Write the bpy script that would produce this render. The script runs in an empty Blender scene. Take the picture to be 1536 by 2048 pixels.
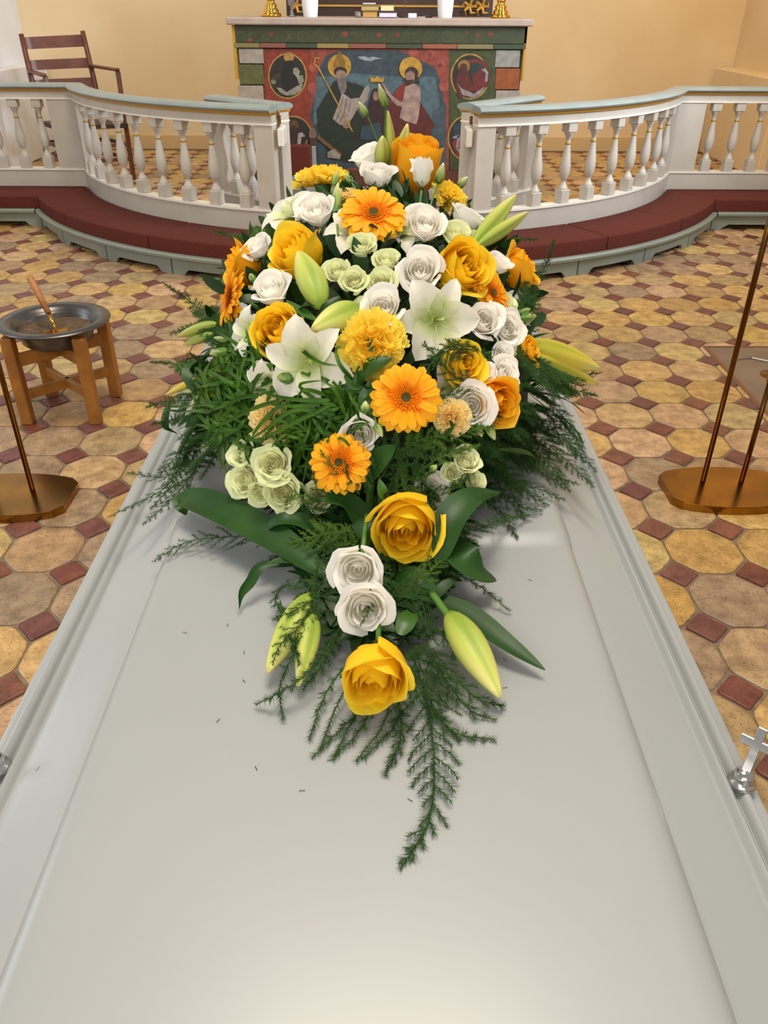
import bpy, math, random
import numpy as np
from mathutils import Matrix, Vector
random.seed(7); RNG = np.random.default_rng(7)
SC = bpy.context.scene; COL = SC.collection
PI = math.pi

# ------------------------------------------------------------------ camera
FPX = 1590.0; H = 1.40
TH = math.atan(1019/FPX); YAW = 9/FPX; ROLL = math.radians(.35)
_F = np.array([math.sin(YAW)*math.cos(TH), math.cos(YAW)*math.cos(TH), -math.sin(TH)])
_R0 = np.array([math.cos(YAW), -math.sin(YAW), 0.0]); _U0 = np.cross(_R0, _F)
CR = _R0*math.cos(ROLL)+_U0*math.sin(ROLL); CU = -_R0*math.sin(ROLL)+_U0*math.cos(ROLL); CF = _F
CAM = np.array([0, 0, H])
cam = bpy.data.cameras.new('camera'); camo = bpy.data.objects.new('camera', cam); COL.objects.link(camo)
cam.sensor_fit = 'HORIZONTAL'; cam.sensor_width = 36; cam.lens = FPX/1536*36; cam.clip_start = .02
m = Matrix.Identity(4)
for i in range(3):
    m[i][0] = CR[i]; m[i][1] = CU[i]; m[i][2] = -CF[i]; m[i][3] = CAM[i]
camo.matrix_world = m
SC.camera = camo

# ------------------------------------------------------------------ world, lights, exposure
w = bpy.data.worlds.new('world'); SC.world = w; w.use_nodes = True
w.node_tree.nodes['Background'].inputs[0].default_value = (1.0, .93, .84, 1)
w.node_tree.nodes['Background'].inputs[1].default_value = .40
def area(name, loc, target, sx, sy, power, col):
    l = bpy.data.lights.new(name, 'AREA'); l.shape = 'RECTANGLE'; l.size = sx; l.size_y = sy
    l.energy = power; l.color = col
    o = bpy.data.objects.new(name, l); COL.objects.link(o); o.location = loc
    o.rotation_euler = (Vector(target)-Vector(loc)).to_track_quat('-Z', 'Y').to_euler()
    return o
area('nave_window_light', (-5.2, 2.8, 2.6), (0, 3.6, .7), 1.6, 2.6, 50, (.80, .90, 1))
area('chancel_window_light', (3.5, 4.3, 2.7), (-3.4, 9.0, 1.2), 1.0, 1.8, 92, (.76, .87, 1)).data.spread = math.radians(100)
area('chandelier_light', (.1, 1.9, 6.4), (.1, 1.8, 0), 2.2, 2.2, 290, (1, .90, .74))
area('front_fill_light', (-.8, -3.2, 3.0), (0, 1.6, .9), 3.2, 2.0, 125, (1, .96, .90))  # soft fill added behind the camera to brighten the front of the flowers
area('right_wall_wash', (2.4, 6.8, 4.2), (2.8, 9.7, 1.2), .6, .6, 60, (1, .74, .40))  # added warm wash that brightens the right back wall, not an altar lamp
area('left_wall_wash', (-2.2, 6.9, 4.2), (-2.6, 9.7, 1.2), .6, .6, 40, (1, .88, .72))  # second added wash, lifts the back wall left of the altar
SC.view_settings.view_transform = 'Standard'; SC.view_settings.look = 'None'
SC.view_settings.gamma = 1; SC.view_settings.use_curve_mapping = False
SC.view_settings.exposure = 0.0

# ------------------------------------------------------------------ pixel <-> world helpers (1536 x 2048 frame)
def ray(x, y): return CF*FPX + CR*(x-768) - CU*(y-1024)
def PZ(x, y, z):
    d = ray(x, y); return CAM + d*((z-H)/d[2])
def PY(x, y, Y):
    d = ray(x, y); return CAM + d*(Y/d[1])
DC = np.array([-.005, 1.26, .84]); DR = np.array([.315, .52, .335])     # the rounded heap of the flower spray
def dome(x, y, lift=0.0):
    d = ray(x, y); d = d/np.linalg.norm(d)
    o = (CAM-DC)/DR; e = d/DR
    a = e@e; b = o@e; c = o@o-1; disc = b*b-a*c
    t = (-b-math.sqrt(disc))/a if disc > 0 else -b/a
    return CAM + d*(t-lift)
def depth(p): return (p-CAM)@CF
def camdir(a, b, c):
    v = CR*a+CU*b-CF*c; return v/np.linalg.norm(v)

# ------------------------------------------------------------------ materials
def srgb(h):
    h = h.lstrip('#'); o = []
    for i in (0, 2, 4):
        c = int(h[i:i+2], 16)/255; o.append(c/12.92 if c <= .04045 else ((c+.055)/1.055)**2.4)
    return (*o, 1)
MATS = {}
def mat(name, col, rough=.5, metal=0, col2=None, nscale=8, bump=0, bscale=60, trans=0, tint=None, coat=0, detail=4, thr=(.35, .65), spec=.5, alpha_noise=None, coord='Object'):
    if name in MATS: return MATS[name]
    m = bpy.data.materials.new(name); m.use_nodes = True; MATS[name] = m
    nt = m.node_tree; N = nt.nodes; L = nt.links; b = N['Principled BSDF']
    b.inputs['Roughness'].default_value = rough; b.inputs['Metallic'].default_value = metal
    b.inputs['Specular IOR Level'].default_value = spec
    if coat: b.inputs['Coat Weight'].default_value = coat; b.inputs['Coat Roughness'].default_value = .22
    c1 = srgb(col); b.inputs['Base Color'].default_value = c1; out = None
    tc = N.new('ShaderNodeTexCoord')
    if col2:
        n = N.new('ShaderNodeTexNoise'); n.inputs['Scale'].default_value = nscale; n.inputs['Detail'].default_value = detail
        L.new(tc.outputs[coord], n.inputs['Vector'])
        r = N.new('ShaderNodeValToRGB'); r.color_ramp.elements[0].position = thr[0]; r.color_ramp.elements[1].position = thr[1]
        r.color_ramp.elements[0].color = c1; r.color_ramp.elements[1].color = srgb(col2)
        L.new(n.outputs['Fac'], r.inputs[0]); out = r.outputs[0]; L.new(out, b.inputs['Base Color'])
    if tint:        # petal colours along a vertex attribute that runs from base (0) to rim (1)
        a = N.new('ShaderNodeAttribute'); a.attribute_name = 'tint'
        r = N.new('ShaderNodeValToRGB'); el = r.color_ramp.elements
        for k, (p, c) in enumerate(tint):
            if k < 2: e = el[k]; e.position = p
            else: e = el.new(p)
            e.color = srgb(c)
        L.new(a.outputs['Fac'], r.inputs[0]); out = r.outputs[0]; L.new(out, b.inputs['Base Color'])
    if bump:
        n2 = N.new('ShaderNodeTexNoise'); n2.inputs['Scale'].default_value = bscale; n2.inputs['Detail'].default_value = 5
        L.new(tc.outputs[coord], n2.inputs['Vector'])
        bp = N.new('ShaderNodeBump'); bp.inputs['Strength'].default_value = bump; bp.inputs['Distance'].default_value = .004
        L.new(n2.outputs['Fac'], bp.inputs['Height']); L.new(bp.outputs[0], b.inputs['Normal'])
    if trans:
        t = N.new('ShaderNodeBsdfTranslucent'); t.inputs[0].default_value = c1
        if out: L.new(out, t.inputs[0])
        mx = N.new('ShaderNodeMixShader'); mx.inputs[0].default_value = trans
        L.new(b.outputs[0], mx.inputs[1]); L.new(t.outputs[0], mx.inputs[2]); L.new(mx.outputs[0], N['Material Output'].inputs[0])
    return m
def tile_mat(name, cols, speck, rough):
    m = bpy.data.materials.new(name); m.use_nodes = True; MATS[name] = m
    nt = m.node_tree; N = nt.nodes; L = nt.links; b = N['Principled BSDF']
    oi = N.new('ShaderNodeObjectInfo'); g = N.new('ShaderNodeNewGeometry'); ad = N.new('ShaderNodeMath'); ad.operation = 'ADD'
    L.new(oi.outputs['Random'], ad.inputs[0]); L.new(g.outputs['Random Per Island'], ad.inputs[1])
    fr = N.new('ShaderNodeMath'); fr.operation = 'FRACT'; L.new(ad.outputs[0], fr.inputs[0])
    r = N.new('ShaderNodeValToRGB'); el = r.color_ramp.elements
    for k, c in enumerate(cols):
        p = k/(len(cols)-1)
        e = el[k] if k < 2 else el.new(p)
        e.position = p; e.color = srgb(c)
    L.new(fr.outputs[0], r.inputs[0])
    pos = g.outputs['Position']
    n = N.new('ShaderNodeTexNoise'); n.inputs['Scale'].default_value = 16; n.inputs['Detail'].default_value = 7; n.inputs['Roughness'].default_value = .68; L.new(pos, n.inputs['Vector'])
    r2 = N.new('ShaderNodeValToRGB'); r2.color_ramp.elements[0].position = .36; r2.color_ramp.elements[1].position = .62
    r2.color_ramp.elements[0].color = (.50, .44, .40, 1); r2.color_ramp.elements[1].color = (1.12, 1.08, 1.0, 1)
    L.new(n.outputs['Fac'], r2.inputs[0])
    mx = N.new('ShaderNodeMix'); mx.data_type = 'RGBA'; mx.blend_type = 'MULTIPLY'; mx.inputs[0].default_value = .8
    L.new(r.outputs[0], mx.inputs[6]); L.new(r2.outputs[0], mx.inputs[7])
    v = N.new('ShaderNodeTexNoise'); v.inputs['Scale'].default_value = 190; v.inputs['Detail'].default_value = 2; L.new(pos, v.inputs['Vector'])
    r3 = N.new('ShaderNodeValToRGB'); r3.color_ramp.elements[0].position = .33; r3.color_ramp.elements[1].position = .42
    r3.color_ramp.elements[0].color = (speck, speck*.85, speck*.7, 1); r3.color_ramp.elements[1].color = (1, 1, 1, 1)
    L.new(v.outputs['Fac'], r3.inputs[0])
    mx2 = N.new('ShaderNodeMix'); mx2.data_type = 'RGBA'; mx2.blend_type = 'MULTIPLY'; mx2.inputs[0].default_value = .75
    L.new(mx.outputs[2], mx2.inputs[6]); L.new(r3.outputs[0], mx2.inputs[7]); L.new(mx2.outputs[2], b.inputs['Base Color'])
    mr = N.new('ShaderNodeMapRange'); mr.inputs[3].default_value = rough-.12; mr.inputs[4].default_value = rough+.25
    L.new(n.outputs['Fac'], mr.inputs[0]); L.new(mr.outputs[0], b.inputs['Roughness'])
    bp = N.new('ShaderNodeBump'); bp.inputs['Strength'].default_value = .35; bp.inputs['Distance'].default_value = .003
    L.new(n.outputs['Fac'], bp.inputs['Height']); L.new(bp.outputs[0], b.inputs['Normal'])
    return m
M_OCT = tile_mat('yellow_clay', ['#c9a578', '#cdaa5e', '#a38b70', '#d0ae7c', '#c29c58', '#af8e68', '#d2ac88', '#9b856c', '#cab274', '#c09a76'], .45, .42)
M_SQ = tile_mat('purple_clay', ['#7c4a40', '#6f4340', '#85523f', '#74484a', '#7b4334', '#6a4038'], .6, .38)
M_GROUT = mat('grout', '#8a7660', .85, col2='#6e5d49', nscale=30, bump=.5, bscale=120)
M_PLASTER = mat('cream_plaster', '#e0caa4', .85, col2='#d8bf96', nscale=1.3, bump=.25, bscale=90)
M_PLASTERW = mat('white_plaster', '#e4e6ea', .85, col2='#dadce0', nscale=1.5, bump=.2, bscale=90)
M_CREAM = mat('cream_paint', '#bfb8ad', .42, col2='#b8b0a3', nscale=6, bump=.08, bscale=50)
M_BLUEG = mat('blue_grey_paint', '#909b99', .35, col2='#87928f', nscale=5)
M_GOLDP = mat('gold_paint', '#b48936', .4, metal=.3)
M_KNEEL = mat('grey_blue_kneeler_paint', '#878e84', .45, col2='#7c8479', nscale=4)
M_CUSH = mat('maroon_wool', '#612d24', .9, col2='#56271f', nscale=90, bump=.35, bscale=700, spec=.2)
M_COFFIN = mat('white_coffin_paint', '#9fa2a3', .40, col2='#9b9e9f', nscale=3, bump=.03, bscale=40, spec=.5, coat=.3)
M_CHROME = mat('chrome', '#c9c9c9', .12, metal=1)
M_BRASS = mat('aged_brass', '#a8792f', .24, metal=1, col2='#8c6630', nscale=9)
M_ROD = mat('dark_brass_rod', '#6e4c22', .3, metal=1, col2='#5a3c1a', nscale=9)
M_GOLD = mat('polished_brass', '#e0ac45', .1, metal=1)
M_WOOD = mat('oak_wood', '#a9702e', .5, col2='#8e5a22', nscale=14, bump=.1, bscale=80)
M_DWOOD = mat('dark_chair_wood', '#6a3823', .38, col2='#57291a', nscale=12)
M_PEWTER = mat('dark_pewter', '#6f6d6c', .33, metal=.85, col2='#5b5856', nscale=10)
M_SOIL = mat('grey_soil', '#6c5540', .95, col2='#4d3b2b', nscale=40, bump=1, bscale=150)
M_STONE = mat('pinkish_slab_stone', '#ad998a', .7, col2='#a08c7e', nscale=7, bump=.2)
M_STEPS = mat('grey_step_stone', '#9a8f83', .7, col2='#8a8075', nscale=6, bump=.2)
M_LEDGER = mat('slate_ledger_stone', '#7a675a', .22, col2='#665850', nscale=5, bump=.3, bscale=14)
M_DARK = mat('dark_altarpiece_wood', '#3e2317', .5, col2='#2f1a12', nscale=5)
M_PORC = mat('white_porcelain', '#e8e6ea', .3)
M_LEAF = mat('dark_glossy_leaf', '#20421a', .42, col2='#29501c', nscale=18, trans=.12, spec=.3)
M_LEAFL = mat('mid_green_leaf', '#3f6e22', .4, col2='#355f1e', nscale=18, trans=.2)
M_GRASS = mat('green_blade', '#47701c', .5, col2='#2f5415', nscale=25, trans=.2, spec=.2)
M_FERN = mat('fern_green', '#2c4a22', .7, col2='#3a5a28', nscale=22, trans=.2, spec=.15)
M_FERN2 = mat('light_fern_green', '#54742a', .7, col2='#3f6026', nscale=22, trans=.25, spec=.15)
M_CORE = mat('dark_core_green', '#16260f', .9, col2='#0e1a0a', nscale=40, bump=1, bscale=120)
M_STEM = mat('stem_green', '#4f7a2e', .45)
M_ROSE = mat('yellow_rose_petal', '#fdc420', .5, trans=.30, tint=[(0, '#fbb400'), (1, '#ffe248'), (.4, '#ffcf18'), (.75, '#ffdb2e')], spec=.2)
M_ROSE2 = mat('orange_yellow_rose_petal', '#f5a516', .5, trans=.30, tint=[(0, '#f09000'), (1, '#ffc832'), (.5, '#fbb010')], spec=.2)
M_WHITE = mat('white_petal', '#f3efe4', .5, trans=.35, tint=[(0, '#e3e6b4'), (1, '#fffcf7'), (.25, '#f7f4e2'), (.5, '#fdfaf3')], spec=.2)
M_SPRAY = mat('pale_green_petal', '#e6e8bd', .5, trans=.35, tint=[(0, '#f1e6ae'), (1, '#e6efb4'), (.5, '#f8f6da')], spec=.2)
M_LILY = mat('lily_petal', '#ebe8d8', .45, trans=.30, tint=[(0, '#a4b84a'), (1, '#f9f6ec'), (.30, '#d2daa0'), (.62, '#f2f0de')], spec=.25)
M_BUD = mat('lily_bud_skin', '#c3c85c', .42, trans=.15, tint=[(0, '#93ad42'), (1, '#efe49a'), (.5, '#c6cf66')], spec=.3)
M_LBUD = mat('small_bud_skin', '#b9c478', .45, trans=.12, tint=[(0, '#6d8f3c'), (1, '#dfe0ac'), (.5, '#a9ba68')], spec=.4)
M_CARN = mat('yellow_carnation_petal', '#f7d548', .6, trans=.42, tint=[(0, '#ffc820'), (1, '#ffee70'), (.5, '#ffe040')], spec=.1)
M_CARN2 = mat('pale_carnation_petal', '#f2d582', .6, trans=.42, tint=[(0, '#f5c860'), (1, '#fff0b8'), (.5, '#fbe090')], spec=.1)
M_GERB = mat('gerbera_petal', '#ffa90e', .5, trans=.30, tint=[(0, '#fb9206'), (1, '#ffc024'), (.5, '#ffb010')], spec=.2)
M_GERBI = mat('gerbera_inner_floret', '#f58a0a', .55, trans=.25, tint=[(0, '#a85608'), (.6, '#f58206'), (1, '#ff9a12')], spec=.1)
M_GERBC = mat('gerbera_eye', '#8f8a2e', .8, col2='#5f5a1a', nscale=300, bump=1, bscale=500)

# ------------------------------------------------------------------ mesh helpers
def mdata(name, V, F, mt, smooth=False, tint=None):
    me = bpy.data.meshes.new(name)
    V = np.asarray(V, float)
    me.from_pydata(V.tolist(), [], F if isinstance(F, list) else F.tolist())
    for x in (mt if isinstance(mt, (list, tuple)) else [mt]): me.materials.append(x)
    if smooth: me.polygons.foreach_set('use_smooth', [True]*len(me.polygons))
    if tint is not None:
        a = me.attributes.new('tint', 'FLOAT', 'POINT'); a.data.foreach_set('value', np.asarray(tint, np.float32))
    me.update(); return me
def link(o, parent=None):
    COL.objects.link(o)
    if parent: o.parent = parent
    return o
def obj(name, V, F, mt, parent=None, smooth=False, tint=None, origin=None):
    """world-space vertices; a child's origin sits on its parent's"""
    V = np.asarray(V, float)
    off = WLOC.get(parent.name, np.zeros(3)) if parent else np.zeros(3)
    o0 = np.asarray(origin, float) if origin is not None else (off if parent else np.zeros(3))
    o = bpy.data.objects.new(name, mdata(name, V-o0, F, mt, smooth, tint)); o.location = o0-off
    link(o, parent); WLOC[o.name] = o0
    return o
WLOC = {}
def tag(o, label=None, cat=None, group=None, kind=None):
    if label: o['label'] = label
    if cat: o['category'] = cat
    if group: o['group'] = group
    if kind: o['kind'] = kind
    return o
def thing(name, label, cat, loc=(0, 0, 0), group=None):
    o = bpy.data.objects.new(name, None); o.empty_display_size = .05; o.location = loc
    link(o); WLOC[o.name] = np.array(loc, float); return tag(o, label, cat, group)
class MB:
    def __init__(s): s.V = []; s.F = []; s.n = 0; s.MI = []
    def add(s, V, F, mi=0):
        V = np.asarray(V, float).reshape(-1, 3); s.V.append(V)
        s.F += [[i+s.n for i in f] for f in F]; s.MI += [mi]*len(F); s.n += len(V); return s
    def box(s, c, h, R=None, bev=0, mi=0):
        h = np.array(h, float); c = np.array(c, float)
        if bev:
            b = min(bev, *(h*.49)); pts = []; V = []
            # bevelled box: 24 vertices
            idx = {}
            for sx in (-1, 1):
                for sy in (-1, 1):
                    for sz in (-1, 1):
                        for ax in range(3):
                            p = np.array([sx, sy, sz])*(h-b); p[ax] = (sx, sy, sz)[ax]*h[ax]
                            idx[(sx, sy, sz, ax)] = len(V); V.append(p)
            F = []
            for ax in range(3):
                o1, o2 = [a for a in range(3) if a != ax]
                for sg in (-1, 1):
                    q = []
                    for (a, bb) in ((-1, -1), (1, -1), (1, 1), (-1, 1)):
                        k = [0, 0, 0]; k[ax] = sg; k[o1] = a; k[o2] = bb; q.append(idx[(*k, ax)])
                    F.append(q)
            for ax in range(3):
                o1, o2 = [a for a in range(3) if a != ax]
                for a in (-1, 1):
                    for bb in (-1, 1):
                        k1 = [0, 0, 0]; k2 = [0, 0, 0]
                        k1[ax] = -1; k2[ax] = 1; k1[o1] = k2[o1] = a; k1[o2] = k2[o2] = bb
                        F.append([idx[(*k1, o1)], idx[(*k2, o1)], idx[(*k2, o2)], idx[(*k1, o2)]])
            for sx in (-1, 1):
                for sy in (-1, 1):
                    for sz in (-1, 1): F.append([idx[(sx, sy, sz, a)] for a in range(3)])
            V = np.array(V)
        else:
            V = np.array([[x, y, z] for x in (-1, 1) for y in (-1, 1) for z in (-1, 1)])*h
            F = [[0, 1, 3, 2], [4, 6, 7, 5], [0, 4, 5, 1], [2, 3, 7, 6], [0, 2, 6, 4], [1, 5, 7, 3]]
        if R is not None: V = V@np.array(R).T
        return s.add(V+c, F, mi)
    def bar(s, a, b, w, t, up=(0, 0, 1), bev=0, mi=0):
        a = np.array(a, float); b = np.array(b, float); d = b-a; L = np.linalg.norm(d); d /= L
        u = np.array(up, float); x = np.cross(u, d)
        if np.linalg.norm(x) < 1e-4: x = np.cross((1, 0, 0), d)
        x /= np.linalg.norm(x); y = np.cross(d, x)
        return s.box((a+b)/2, (w/2, t/2, L/2), np.array([x, y, d]).T, bev, mi)
    def tube(s, pts, r, n=8, cap=True, mi=0):
        pts = np.array(pts, float); K = len(pts); r = np.broadcast_to(r, (K,))
        T = np.gradient(pts, axis=0); T /= np.linalg.norm(T, axis=1)[:, None]
        ref = np.array([.31, .17, .93]) if abs(T[0][2]) < .9 else np.array([1., .1, .05])
        V = []
        for i in range(K):
            x = np.cross(ref, T[i]); x /= np.linalg.norm(x); y = np.cross(T[i], x)
            for k in range(n):
                a = 2*PI*k/n; V.append(pts[i]+r[i]*(x*math.cos(a)+y*math.sin(a)))
        F = [[i*n+k, i*n+(k+1) % n, (i+1)*n+(k+1) % n, (i+1)*n+k] for i in range(K-1) for k in range(n)]
        if cap: F += [list(range(n))[::-1], [(K-1)*n+k for k in range(n)]]
        return s.add(V, F, mi)
    def lathe(s, prof, c=(0, 0, 0), n=20, mi=0):
        V = []; c = np.array(c, float)
        for (r, z) in prof:
            for k in range(n): V.append(c+np.array([r*math.cos(2*PI*k/n), r*math.sin(2*PI*k/n), z]))
        K = len(prof)
        F = [[i*n+k, i*n+(k+1) % n, (i+1)*n+(k+1) % n, (i+1)*n+k] for i in range(K-1) for k in range(n)]
        F += [list(range(n))[::-1], [(K-1)*n+k for k in range(n)]]
        return s.add(V, F, mi)
    def prism(s, poly, z0, z1, mi=0):
        n = len(poly); V = [(x, y, z0) for x, y in poly]+[(x, y, z1) for x, y in poly]
        F = [list(range(n))[::-1], list(range(n, 2*n))]+[[i, (i+1) % n, n+(i+1) % n, n+i] for i in range(n)]
        return s.add(V, F, mi)
    def build(s, name, mt, parent=None, smooth=False, origin=None):
        o = obj(name, np.vstack(s.V), s.F, mt, parent, smooth, origin=origin)
        if isinstance(mt, (list, tuple)): o.data.polygons.foreach_set('material_index', s.MI)
        return o
def autosmooth(o, deg=35):
    me = o.data; me.polygons.foreach_set('use_smooth', [True]*len(me.polygons))
    try: me.set_sharp_from_angle(angle=math.radians(deg))
    except Exception: pass
    return o
def sweep(mb, path, prof, closed=False, mi=0, caps=True):
    """path: list of (x,y) ; profile: list of (offset to the path's right-hand side, z), closed polygon"""
    P = np.array(path, float); K = len(P); V = []; n = len(prof)
    for i in range(K):
        a = P[i]-P[i-1] if i > 0 else P[1]-P[0]; b = P[i+1]-P[i] if i < K-1 else P[-1]-P[-2]
        a = a/np.linalg.norm(a); b = b/np.linalg.norm(b)
        na = np.array([a[1], -a[0]]); nb = np.array([b[1], -b[0]]); nn = na+nb; nn /= np.linalg.norm(nn)
        k = 1/max(.4, nn@na)
        for (o, z) in prof: V.append((P[i][0]+nn[0]*o*k, P[i][1]+nn[1]*o*k, z))
    F = [[i*n+k, i*n+(k+1) % n, (i+1)*n+(k+1) % n, (i+1)*n+k] for i in range(K-1) for k in range(n)]
    if caps: F += [list(range(n))[::-1], [(K-1)*n+k for k in range(n)]]
    return mb.add(V, F, mi)

# ------------------------------------------------------------------ setting: walls
YW = 9.75
def wall(name, V, F, mt):
    o = obj(name, V, F, mt); return tag(o, kind='structure')
mb = MB(); mb.box((0, YW+.1, 2.1), (4.4, .1, 2.1)); tag(mb.build('wall_back', M_PLASTER), kind='structure')
mb = MB(); mb.box((-3.72-.55, YW-2.6, 2.1), (.5, 2.6, 2.1)); o = mb.build('wall_left', M_PLASTERW); tag(o, kind='structure')
mb = MB(); mb.box((3.72+.55, YW-2.6, 2.1), (.5, 2.6, 2.1)); o = mb.build('wall_right', M_PLASTER); tag(o, kind='structure')
mb = MB(); mb.box((0, YW-.006, .07), (3.77, .008, .07)); tag(mb.build('baseboard_back', mat('painted_plinth', '#c9ab7a', .7)), kind='structure')
mb = MB(); mb.box((-3.70, 8.9, .425), (.13, .8, .425), bev=.012); tag(mb.build('trim_1', M_PLASTERW), kind='structure')
mb = MB(); mb.box((3.70, 8.9, .418), (.13, .8, .418), bev=.012); tag(mb.build('trim_2', M_PLASTER), kind='structure')

# ------------------------------------------------------------------ floor: octagonal yellow tiles with small purple squares
PX, PYT = .2225, .2355; OX, OY = .985, 2.68
mb = MB(); mb.box((0, 3.5, -.06), (4.8, 6.6, .0555)); FLOOR = mb.build('floor', M_GROUT); tag(FLOOR, kind='structure')
def poly_tile(name, ang, rad, mt, seed, jitter):
    r = random.Random(seed); n = len(ang)*3; pts = []
    for i, a in enumerate(ang):
        b = ang[(i+1) % len(ang)]
        if b < a: b += 2*PI
        pa = np.array([math.cos(a), math.sin(a)])*rad[i]; pb = np.array([math.cos(b), math.sin(b)])*rad[(i+1) % len(ang)]
        for t in ((.10, .5, .90) if len(ang) == 8 else (.07, .5, .93)):
            p = pa*(1-t)+pb*t; pts.append(p*(1+r.uniform(-jitter, jitter)))
    pts = np.array(pts); s = np.array([PX, PYT])/.2225 if len(ang) == 8 else np.array([1, 1.05])
    pts = pts*s; V = []
    for k, (sc, z) in enumerate(((1, -.006), (1, -.0012), (.965, .0012), (.86, .0022))):
        for p in pts: V.append((p[0]*sc, p[1]*sc, z))
    n = len(pts)
    F = [[k*n+i, k*n+(i+1) % n, (k+1)*n+(i+1) % n, (k+1)*n+i] for k in range(3) for i in range(n)]
    F.append([3*n+i for i in range(n)])
    return mdata(name, V, F, mt)
ap = .1112-.0035
OCT = [poly_tile('octagonal_tile', [PI/8+k*PI/4 for k in range(8)], [ap/math.cos(PI/8)*1.0]*8, M_OCT, s, .014) for s in range(7)]
SQ = [poly_tile('square_tile', [k*PI/2 for k in range(4)], [.0585]*4, M_SQ, 50+s, .02) for s in range(5)]
tiles = []
for i in range(-21, 14):
    for j in range(-13, 31):
        tiles.append((0, OX+i*PX, OY+j*PYT)); tiles.append((1, OX+(i+.5)*PX, OY+(j+.5)*PYT))
def proj(p):
    v = np.array(p, float)-CAM; d = v@CF
    return 768+FPX*(v@CR)/d, 1024-FPX*(v@CU)/d, d
vis = [[], []]; rest = [[], []]
for k, x, y in tiles:
    if not (-3.8 < x < 3.8 and y < 9.7): continue
    u, v, d = proj((x, y, 0))
    hid = (d < .1 or not (-60 < u < 1596 and -20 < v < 2100))
    # under the coffin, or behind the rails and the altar
    if not hid:
        xl = 759-.5*(v-10); xr = 759+.49*(v-10)
        if v > 620 and xl+50 < u < xr-50: hid = True
        if v < 620 and v > 400 and 500 < u < 1000: hid = True
        if 420 < v < 465 and (u < 110 or u > 1400): hid = True
        if x > 1.58 and 2.75 < y < 3.66: hid = True
    (rest if hid or y > 6.2 else vis)[k].append((-d, x, y))
for k, (name, meshes, sp) in enumerate((('octagonal_tile', OCT, 4), ('square_tile', SQ, 4))):
    vis[k].sort(reverse=True)
    for n_, (d, x, y) in enumerate(vis[k][:300]):
        o = bpy.data.objects.new(name, meshes[random.randrange(len(meshes))]); link(o, FLOOR)
        o.location = (x, y, random.uniform(-.0015, .001)); o.rotation_euler = (random.uniform(-.006, .006), random.uniform(-.006, .006), random.randrange(2)*PI)
    mbr = MB()
    for (d, x, y) in vis[k][300:]+rest[k]:
        me = meshes[random.randrange(len(meshes))]
        V = np.array([v.co for v in me.vertices])+(x, y, 0); mbr.add(V, [list(p.vertices) for p in me.polygons])
    o = mbr.build(name+'s_beyond', M_OCT if k == 0 else M_SQ, FLOOR); o['kind'] = 'stuff'
# ledger stone let into the floor, right
mb = MB(); mb.box((2.11, 3.19, -.0005), (.55, .49, .0055), bev=.003)
LS = mb.build('ledger_stone', M_LEDGER); tag(LS, 'large flat dark grey memorial stone lying flush in the tiled floor at right', 'gravestone')
mb = MB()
for (cx, cy, hx, hy) in ((2.11, 3.668, .545, .008), (2.11, 2.712, .545, .008), (1.572, 3.19, .008, .47), (2.648, 3.19, .008, .47)):
    mb.box((cx, cy, .0055), (hx, hy, .0012))
mb.build('metal_edging', mat('worn_copper', '#9a6b4c', .35, metal=.8), LS)
mb = MB(); mb.tube([(1.64, 3.5, .005), (1.74, 3.52, .006), (1.86, 3.44, .006), (1.98, 3.47, .005), (2.1, 3.40, .005)], .006, 6)
mb.tube([(1.7, 3.0, .005), (1.82, 3.08, .006), (1.95, 3.02, .006), (2.1, 3.1, .005)], .006, 6)
mb.build('carved_ridge', M_LEDGER, LS)

# ------------------------------------------------------------------ altar rail, kneeling bench, cushions
CX, CY, RR = -.03, 7.35, 2.38; YF = 6.45
A0 = math.acos(0) ; dyc = CY-YF; dxc = math.sqrt(RR**2-dyc**2)
def arc(r, a0, a1, n): return [(CX+r*math.cos(a0+(a1-a0)*t/n), CY+r*math.sin(a0+(a1-a0)*t/n)) for t in range(n+1)]
AL0 = -PI+math.atan2(dyc, dxc)       # left corner angle
AR0 = -math.atan2(dyc, dxc)
AGL = -PI/2-math.asin(.60/RR); AGR = -PI/2+math.asin(.585/RR)
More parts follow.
